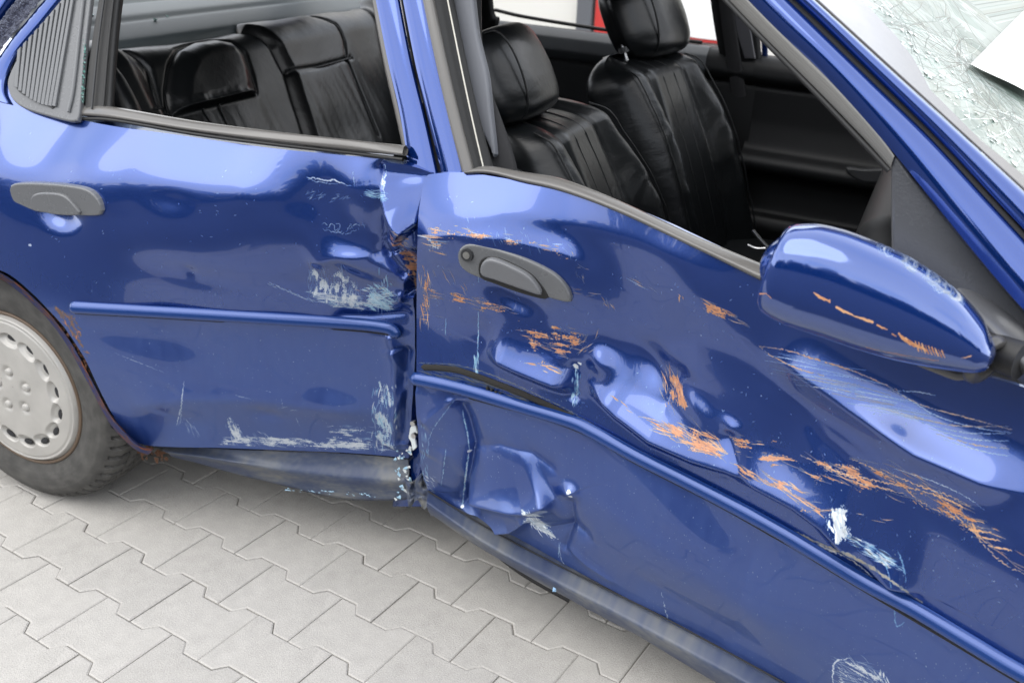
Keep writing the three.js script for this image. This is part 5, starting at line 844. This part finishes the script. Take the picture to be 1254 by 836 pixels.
// ---------------------------------------------------------------- cabin
function frontSeat(name, label, o) {               // o: z centre, x and y of the top front edge, recline
  const s = tag(node(name, car), label); s.position.set(o.x, o.y, o.z); s.rotation.z = o.lean; s.rotation.y = o.turn ?? 0; s.rotation.order = 'YXZ';
  const Hh = 0.64, half = (v) => lerp(0.245, o.topW ?? 0.2, smooth(v, 0.45, 0.97)) * (v > 0.86 ? Math.sqrt(Math.max(0, 1 - ((v - 0.86) / 0.142) ** 2)) * 0.42 + 0.58 : 1);
  const front = (v, k) => {                        // depth of the seat face at height v and side position k (-1..1)
    const bol = 0.060 * smooth(Math.abs(k), 0.48, 0.80) * (1 - smooth(Math.abs(k), 0.86, 1.05)) * (1 - 0.65 * smooth(v, 0.55, 0.95)), crown = -0.055 * smooth(v, 0.86, 1.0), belly = 0.022 * Math.sin(v * 3.0);
    const pleat = 0.0045 * Math.pow(Math.abs(Math.cos(k * Math.PI / 0.31)), 0.8) * (1 - smooth(Math.abs(k), 0.43, 0.47)) * smooth(v, 0.02, 0.1) * (1 - smooth(v, 0.9, 0.98));
    const wr = 0.003 * fbm(k * 8 + o.z * 7, v * 12, 3, 3) * smooth(Math.abs(k), 0.4, 0.6) + 0.003 * fbm(k * 5, v * 6 + o.z * 3, 7, 2) + 0.0022 * Math.sin(v * 36 + 5 * k + 5 * N(v * 5, k * 3, 1)) * smooth(Math.abs(k), 0.5, 0.65) * (1 - smooth(Math.abs(k), 0.9, 1)) * smooth(N(v * 5, k * 2, 4), -0.1, 0.4);
    return bol + crown + belly + pleat + wr - 0.012 * Math.exp(-(((Math.abs(k) - 0.47) / 0.018) ** 2));
  };
  const pt = (u, v) => {
    const a = u * Math.PI * 2, cs = Math.cos(a), sn = Math.sin(a), pw = (q, e) => Math.sign(q) * Math.pow(Math.abs(q), e), k = pw(cs, 0.45), d = pw(sn, 0.45);
    const th = 0.062 * (v > 0.88 ? Math.sqrt(Math.max(0.0, 1 - ((v - 0.88) / 0.121) ** 2)) : 1);
    return V3((d > 0 ? d * (th + front(v, k)) : d * th * 1.25) - 0.06, (v - 1) * Hh, k * half(v));
  };
  mesh('backrest', gridGeo(150, 150, pt, (p) => [p.z * 1.6, p.y * 1.6], false), leather, s);
  const line = (k, v0, v1) => tube(Array.from({ length: 24 }, (_, i) => { const v = lerp(v0, v1, i / 23); return V3(0.062 * (v > 0.88 ? Math.sqrt(Math.max(0, 1 - ((v - 0.88) / 0.121) ** 2)) : 1) + front(v, k) - 0.0595, (v - 1) * Hh, k * half(v)); }), 0.0022, 50, 6);
  for (const k of [-0.155, 0.155]) mesh('pleat_seam', line(k, 0.05, 0.985), leather, s);
  for (const k of [-0.47, 0.47]) mesh('bolster_seam', line(k, 0.03, 0.985), leather, s);
  for (const k of [-0.93, 0.93]) mesh('side_piping', line(k, 0.03, 0.93), leather, s);
  // head restraint on two posts
  const hr = gridGeo(64, 44, (u, v) => { const a = u * Math.PI * 2, b = (v - 0.5) * Math.PI, pw = (q, e) => Math.sign(q) * Math.pow(Math.abs(q), e), cb = pw(Math.cos(b), 0.5), z = pw(Math.cos(a), 0.62) * cb * 0.132, x = pw(Math.sin(a), 0.75) * cb, y = pw(Math.sin(b), 0.62) * 0.082; return V3(x * (x > 0 ? 0.058 : 0.052) - 0.05 + y * -0.10 - (x > 0 ? 0.02 * (Math.abs(z) / 0.132) ** 2 : 0) + 0.002 * fbm(z * 20, y * 20, 2, 2), y + 0.125, z); }, (p) => [p.z * 1.6, p.y * 1.6], true);
  const h = mesh('headrest', hr, leather, s); h.scale.setScalar(o.hs ?? 1); h.position.set(o.hx ?? 0, o.hy, o.hz ?? 0);
  mesh('headrest_seam', tube(Array.from({ length: 22 }, (_, i) => { const a = i / 21 * Math.PI; return V3(-0.035 + 0.0558 * Math.sin(a) ** 0.7 - 0.016 * Math.sin(a), 0.125 - 0.074 * Math.cos(a), 0.082 * (o.inner ?? 1) * 1.0); }), 0.002, 40, 6), leather, h);
  for (const z of [-0.06, 0.06]) { const p = new THREE.CylinderGeometry(0.006, 0.006, 0.14, 12); p.translate(-0.06, 0.0, z); mesh('headrest_post', p, steel, s); const c = new THREE.CylinderGeometry(0.013, 0.015, 0.014, 16); c.translate(-0.06, 0.004, z); mesh('post_sleeve', c, darkPlastic, s); }
  return s;
}
{
  const near = frontSeat('front_seat', 'black leather passenger seat nearest the dented door', { x: 1.115, y: 1.018, z: -0.47, lean: 0.42, turn: 0.05, hs: 1.12, hz: 0.07, hy: -0.07 });
  const far = frontSeat('front_seat', 'black leather driver seat on the far side', { x: 1.10, y: 1.045, z: -1.18, lean: 0.40, turn: -0.12, topW: 0.225, hs: 1.38, hz: -0.11, hy: -0.098, hx: 0.02 });
  for (const [z, sx] of [[-0.47, 1.5], [-1.15, 1.5]]) { const c = new RoundedBoxGeometry(0.5, 0.2, 0.5, 5, 0.07); c.translate(sx, 0.42, z); tag(mesh('seat_cushion', c, leather, car), null); }
}
{ // rear bench
  const b = tag(node('rear_bench', car), 'black leather rear bench with stitched outer headrest and split backrest');
  const top = V3(0.105, 1.045, 0), foot = V3(0.44, 0.45, 0), dn = foot.clone().sub(top), len = dn.length(); dn.normalize(); const out = V3(-dn.y, dn.x, 0);
  const fz = (px, py) => { const p = onPlane(px, py, out, top); return [p.z, p.clone().sub(top).dot(dn)]; };
  const arch = pair([206, 141, 204, 112, 208, 80, 220, 56, 240, 42, 262, 39, 284, 47, 300, 66, 309, 92, 313, 114]).map(([x, y]) => fz(x, y));
  const step = pair([302, 28, 318, 40, 334, 60, 350, 90, 362, 126, 376, 168]).map(([x, y]) => fz(x, y)), padL = pair([350, 90, 386, 84, 424, 74]).map(([x, y]) => fz(x, y)), padR = pair([424, 74, 436, 60, 444, 30]).map(([x, y]) => fz(x, y));
  const padC = pair([418, 76, 436, 120, 456, 169]).map(([x, y]) => fz(x, y)), padT = pair([418, 76, 416, 54, 408, 34, 388, 18]).map(([x, y]) => fz(x, y));
  const inPoly = (P, z, s) => { let r = false; for (let i = 0, j = P.length - 1; i < P.length; j = i++) if ((P[i][1] > s) !== (P[j][1] > s) && z < (P[j][0] - P[i][0]) * (s - P[i][1]) / (P[j][1] - P[i][1]) + P[i][0]) r = !r; return r; };
  const dist = (P, z, s) => { let d = 1e9; for (let i = 1; i < P.length; i++) { const ax = P[i - 1][0], ay = P[i - 1][1], bx = P[i][0] - ax, by = P[i][1] - ay, t = clamp(((z - ax) * bx + (s - ay) * by) / (bx * bx + by * by), 0, 1); d = Math.min(d, Math.hypot(z - ax - bx * t, s - ay - by * t)); } return d; };
  const stepZ = (s) => { let i = 1; while (i < step.length - 1 && step[i][1] < s) i++; const t = (s - step[i - 1][1]) / (step[i][1] - step[i - 1][1] || 1); return lerp(step[i - 1][0], step[i][0], clamp(t, -0.5, 1.5)); };
  const archClosed = [...arch, arch[0]], low = [arch[arch.length - 1], arch[0]];
  const bolsters = [[pair([160, 56, 182, 84, 196, 140]), 0], [pair([452, -5, 462, 60, 486, 165]), 1]].map(([p, k]) => [p.map(([x, y]) => fz(x, y)), k]);
  const h = (z, s) => {
    let d = 0.010 * fbm(z * 4, s * 5, 2, 2) + 0.0012 * fbm(z * 12, s * 5, 5, 2);
    const inside = inPoly(arch, z, s), e = dist(arch, z, s); if (inside) d += 0.026 * smooth(e, -0.005, 0.055); d -= 0.008 * Math.exp(-((dist(arch, z, s) / 0.006) ** 2)) - 0.006 * Math.exp(-((dist(low, z, s) / 0.005) ** 2));
    const c = stepZ(s) - z; d += 0.020 * smooth(c, -0.004, 0.03) - 0.010 * Math.exp(-(((c + 0.004) / 0.008) ** 2));
    if (c > 0) d += -0.006 * Math.exp(-((dist(padL, z, s) / 0.006) ** 2)) - 0.006 * Math.exp(-((dist(padC, z, s) / 0.006) ** 2)) - 0.005 * Math.exp(-((dist(padT, z, s) / 0.006) ** 2));
    for (const [L, k] of bolsters) { const q = dist(L, z, s); d -= 0.010 * Math.exp(-((q / 0.008) ** 2)); const zz = L[Math.min(2, Math.floor(s * 6))][0]; d += 0.03 * smooth(k ? zz - z : z - zz, 0.0, 0.07); }
    d += 0.0016 * fbm(z * 30, s * 4, 8, 2) * (inside ? 2.5 : 1) * smooth(s, 0.16, 0.02);
    return d;
  };
  const W = [-0.16, -1.56];
  const Rr = 0.075, pos = (z, s) => { // below s = Rr the face is straight, above it rolls back over the top edge
    const c = V3(top.x, top.y, z); if (s >= Rr) return c.addScaledVector(dn, s).addScaledVector(out, h(z, s));
    const a = (Rr - s) / Rr, nn = out.clone().multiplyScalar(Math.cos(a)).addScaledVector(dn, -Math.sin(a)); return c.addScaledVector(dn, Rr).addScaledVector(out, -Rr).addScaledVector(nn, Rr + h(z, Math.max(s, 0)));
  };
  mesh('bench_back', gridGeo(380, 170, (u, v) => pos(lerp(W[0], W[1], u), lerp(-0.09, len, Math.pow(v, 1.1))), (p) => [p.z * 1.6, p.y * 1.6], false), leather, b);
  const stitch = (P, n) => mesh(n, tube(P.map(([z, s]) => pos(z, s).addScaledVector(out, 0.0015)), 0.0026, 70, 6), leather, b);
  stitch(arch, 'stitched_seam'); stitch(padL, 'stitched_seam'); stitch(padC, 'stitched_seam'); stitch(padT, 'stitched_seam'); for (const [L] of bolsters) stitch(L, 'stitched_seam');
  for (const L of [[247, 134, 258, 152], [267, 128, 278, 154]]) stitch(pair(L).concat([[(L[2] + L[0]) / 2 + 12, L[3] + 14]]).map(([x, y]) => fz(x, y)), 'stitched_seam');
  const c = new RoundedBoxGeometry(0.55, 0.2, 1.36, 4, 0.06); c.translate(0.66, 0.4, -0.85); mesh('bench_cushion', c, leather, b);
  // parcel shelf in ridges
  const sh = tag(node('parcel_shelf', car), 'grey ridged parcel shelf behind the rear bench with glass crumbs');
  const pr = [[0.07, 1.0], [0.05, 1.035], [-0.02, 1.06], [-0.05, 1.058], [-0.075, 1.072], [-0.16, 1.084], [-0.19, 1.08], [-0.22, 1.096], [-0.33, 1.11], [-0.36, 1.105], [-0.5, 1.11]];
  const sc = curveOf(pr.map(([x, y]) => V3(x, y, 0)), false, 0.3);
  mesh('shelf', gridGeo(20, 90, (u, v) => { const p = sc.getPointAt(v); p.z = lerp(-0.16, -1.56, u); return p; }, (p) => [p.z, p.x], false), shelfMat, sh);
  const cr = []; for (let i = 0; i < 5; i++) { const z = rr(-0.3, -1.2), t = rr(0.1, 0.35), p = sc.getPointAt(t); const g = new THREE.TetrahedronGeometry(rr(0.003, 0.008)); g.rotateX(rr(0, 3)); g.translate(p.x, p.y + 0.003, z); cr.push(g); }
  tag(mesh('glass_crumbs', merge(cr), phys(rgb(0.3, 0.42, 0.4), 0.1, 0, { clearcoat: 1 }), sh), null, null, null, 'stuff');
  mesh('near_belt', band(pair([128, 60, 134, 90, 150, 132, 160, 150]).map(([x, y]) => onZ(x, y, -0.24)), pair([135, 50, 143, 85, 164, 132, 176, 152]).map(([x, y]) => onZ(x, y, -0.24)), V3(0.3, 0, 1), 0.002, 0.002, 30, 6), webbing, b);
  mesh('side_bolster', tube([[128, 92, -0.22], [140, 108, -0.22], [156, 140, -0.2], [164, 170, -0.2]].map((q) => onZ(...q)), 0.03, 30, 12), leather, b);
}
{ // far side of the cabin
  const prof = (list) => curveOf(list.map(([y, z]) => V3(0, y, z)), false, 0.3);
  const skin = (name, label, x0, x1, list, mat) => { const c = prof(list); return tag(mesh(name, gridGeo(50, 90, (u, v) => { const p = c.getPointAt(v); p.x = lerp(x0, x1, u); p.y += 0.03 * (1.3 - p.x) * 0.9; return p; }, (p) => [p.x, p.y], false), mat, car), label); };
  skin('far_front_door', 'black trim of the far front door with armrest', 1.30, 2.15, [[0.25, -1.53], [0.42, -1.54], [0.50, -1.52], [0.53, -1.53], [0.54, -1.56], [0.60, -1.565], [0.645, -1.56], [0.66, -1.53], [0.675, -1.50], [0.70, -1.495], [0.715, -1.51], [0.73, -1.545], [0.80, -1.56], [0.895, -1.56], [0.905, -1.565], [0.912, -1.55], [0.93, -1.535], [0.965, -1.54], [0.985, -1.565], [0.985, -1.62]], trimDark);
  skin('far_rear_door', 'black trim of the far rear door with grey sill', 0.30, 1.31, [[0.25, -1.53], [0.55, -1.55], [0.75, -1.55], [0.895, -1.56], [0.905, -1.57], [0.912, -1.55], [0.935, -1.535], [0.97, -1.545], [0.99, -1.57], [0.99, -1.63]], trimDark);
  skin('far_window_sill', 'grey sill of the far rear window', 0.30, 1.16, [[0.905, -1.562], [0.914, -1.548], [0.936, -1.532], [0.972, -1.542], [0.993, -1.57], [0.993, -1.6]], std(rgb(0.06, 0.065, 0.07), 0.45, 0, { bumpMap: rep(grainTex, 6), bumpScale: 0.0003 }));
  const arm = slab(closedPts([[1036, 205], [1060, 207], [1092, 206], [1130, 208], [1130, 228], [1092, 224], [1060, 224], [1042, 216]].map(([x, y]) => onZ(x, y, -1.492)), 30), V3(0, 0, 1), 0.02, 0.006, 2); tag(mesh('armrest', arm, darkPlastic, car), null);
  // far centre pillar with belt, and rear pillar
  const far = tag(node('far_pillar', car), 'black far centre pillar with the driver seat belt');
  const Z = (list, z) => pair(list).map(([x, y]) => onLean(x, y, z, 0.95, -0.3));
  mesh('pillar_trim', band(Z([866, -30, 880, 60, 905, 150, 930, 300], -1.57), Z([924, -30, 932, 60, 938, 150, 950, 300], -1.57), V3(0.1, 0, 1), 0.02, 0.03, 40, 10, 3), trimDark, far);
  mesh('belt_webbing', band(Z([876, -30, 888, 60, 905, 170, 926, 290], -1.535), Z([893, -30, 906, 60, 922, 170, 940, 300], -1.535), V3(0.1, 0, 1), 0.003, 0.003, 40, 6), webbing, far);
  mesh('pillar_cover', slab(Z([905, 0, 918, 30, 925, 72, 912, 72, 902, 40, 896, 0], -1.545), V3(0, 0, 1), 0.01, 0.003, 2), std(rgb(0.09, 0.09, 0.1), 0.5), far);
  mesh('door_edge', band(Z([926, -30, 932, 40, 936, 120, 944, 300], -1.60), Z([936, -30, 940, 40, 942, 120, 950, 300], -1.60), V3(0, 0, 1), 0.004, 0.01, 30, 6), paint, far);
  const rp = tag(node('far_rear_pillar', car), 'dark far rear pillar behind the headrest');
  mesh('pillar_trim', band(Z([554, -30, 560, 20, 566, 60, 570, 120], -1.56), Z([600, -30, 606, 16, 612, 24, 600, 60], -1.56), V3(0.2, 0, 1), 0.02, 0.02, 30, 8, 3), trimDark, rp);
  mesh('window_gasket', tube(pair([606, 12, 640, 20, 700, 30, 760, 39, 860, 52]).map(([x, y]) => onZ(x, y, -1.60)), 0.006, 40, 6), rubber, rp);
  // far bodyside below the windows
  const box = (w, h, d, x, y, z) => { const b = new THREE.BoxGeometry(w, h, d); b.translate(x, y, z); return b; };
  tag(mesh('far_bodyside', merge(box(2.6, 0.8, 0.05, 0.95, 0.54, -1.66), box(0.7, 0.3, 0.05, -0.25, 0.93, -1.66)), paint, car), 'far side of the blue bodywork');
  // belt buckle down between seat and sill
  for (const [l, z, r] of [[[922, 282, 934, 296, 944, 306], -0.75, 0.004], [[916, 300, 926, 304, 938, 304], -0.7, 0.003]]) mesh('seat_lever', tube(pair(l).map(([x, y]) => onZ(x, y, z)), r, 12, 6), steel, car);
}
// ---------------------------------------------------------------- paper on the screen, what stands beyond and behind
{
  const W = SURF.W, nW = SURF.nW, pts = [[1185, 83], [1262, 6], [1340, 80], [1262, 128]].map(([x, y]) => W(x, y, 0.006));
  const g = gridGeo(30, 24, (u, v) => { const a = pts[0].clone().lerp(pts[1], u), b = pts[3].clone().lerp(pts[2], u); return a.lerp(b, v).addScaledVector(nW, 0.0015 + 0.006 * Math.sin(u * 4 + v * 2) ** 2); }, (p, u, v) => [u, v], true);
  const back = g.clone(); back.translate(-nW.x * 0.0006, -nW.y * 0.0006, -nW.z * 0.0006);
  const cv = document.createElement('canvas'); cv.width = 512; cv.height = 512; const x = cv.getContext('2d'); x.fillStyle = '#f7f7f4'; x.fillRect(0, 0, 512, 512); x.fillStyle = 'rgba(90,110,170,0.75)';
  for (const [a, b] of [[300, 300], [322, 288], [300, 340], [322, 328]]) x.fillRect(a, b, 9, 26);
  const t = new THREE.CanvasTexture(cv); t.colorSpace = THREE.SRGBColorSpace; t.magFilter = THREE.LinearFilter;
  tag(mesh('paper_sheet', merge(g, back), std(0xffffff, 0.9, 0, { map: t }), scene), 'white sheet of paper lying on the shattered windscreen', 'paper');
}
{
  const Z = -4.6, at = (x, y) => onZ(x, y, Z);
  const p = at(612, -60), q = at(1100, 120);
  const wt = dataTex(256, (u, v) => { const g = 0.86 + 0.08 * tileNoise(u, v, 4, 3, 4); return [g, g * 0.99, g * 0.955]; }, true);
  const wall = rbox(9, 2.6, 0.2, 0.01, 1); wall.translate(p.x + 1, 1.3, Z - 0.12); tag(mesh('boundary_wall', wall, std(0xffffff, 0.9, 0, { map: wt }), scene), 'cream rendered wall seen through the far windows', 'wall');
  // post and the red and white board fixed in front of the wall
  const a = at(710, 0), b = at(729, 0); const post = rbox(Math.abs(b.x - a.x), 2.2, 0.06, 0.008, 2); post.translate((a.x + b.x) / 2, 1.1, Z + 0.02); tag(mesh('fence_post', post, std(rgb(0.11, 0.115, 0.125), 0.5), scene), 'dark grey post beside the red and white board', 'post');
  const r0 = at(730, 30), r1 = at(930, 30), w = r1.x - r0.x, yb = at(860, 51).y, board = tag(node('striped_board', scene), 'red and white board beyond the far windows', 'board'); board.position.set(r0.x, yb, Z + 0.02);
  const bp = rbox(w, 1.0, 0.03, 0.004, 1); bp.translate(w / 2, 0.5, 0); mesh('board_panel', bp, std(rgb(0.52, 0.035, 0.03), 0.5), board);
  const wp = [at(742, -30), at(738, -8), at(756, 18), at(770, 32), at(858, 46), at(922, 53), at(922, -30)].map((v) => v.clone().sub(board.position).add(V3(0, 0, 0.022))); for (const v of wp) v.z = 0.022;
  mesh('white_field', slab(wp, V3(0, 0, 1), 0.004, 0.0008, 1), std(rgb(0.82, 0.82, 0.8), 0.5), board);
}
// the yard behind the viewer, seen only as reflections in the paint: conifers and a long red-roofed shed
{
  const needles = [], gs = []; for (let i = 0; i < 3; i++) { const g = new THREE.PlaneGeometry(0.9, 0.5); gs.push(g); }
  const leaf = new THREE.BufferGeometry(); leaf.setAttribute('position', new THREE.Float32BufferAttribute([0, 0, 0, 0.9, -0.25, 0.22, 1.0, -0.3, -0.18, 0, 0, 0, 0.8, 0.1, 0.3, 0.7, -0.12, -0.3], 3)); leaf.computeVertexNormals();
  const spots = []; for (let i = 0; i < 70; i++) spots.push([-40 + 84 * (i + rnd()) / 70, rr(22, 30), rr(6, 8.5) + (i % 9 === 4 ? 2 : 0)]);
  const n = 70 * 420, im = new THREE.InstancedMesh(leaf, std(rgb(0.035, 0.055, 0.03), 0.9, 0, { side: THREE.DoubleSide }), n), M = new THREE.Matrix4(), e = new THREE.Euler(); let k = 0;
  for (const [x, z, h] of spots) for (let i = 0; i < 420; i++) { const t = Math.pow(rnd(), 0.8), y = 0.4 + t * h, r = (1 - t) * h * 0.26 + 0.15, a = rr(0, 6.283), d = r * Math.sqrt(rnd()) * 0.7; e.set(rr(-0.3, 0.3), a, rr(-0.4, 0.1)); M.makeRotationFromEuler(e).scale(V3(1, 1, 1).multiplyScalar(0.5 + r * 0.5)).setPosition(x + Math.cos(a) * d, y, z - Math.sin(a) * d); im.setMatrixAt(k++, M); }
  im.name = 'conifer_wood'; im.castShadow = im.receiveShadow = true; scene.add(im); tag(im, 'dark conifers reflected in the car paint', null, null, 'stuff');
}
renderer.render(scene, camera);
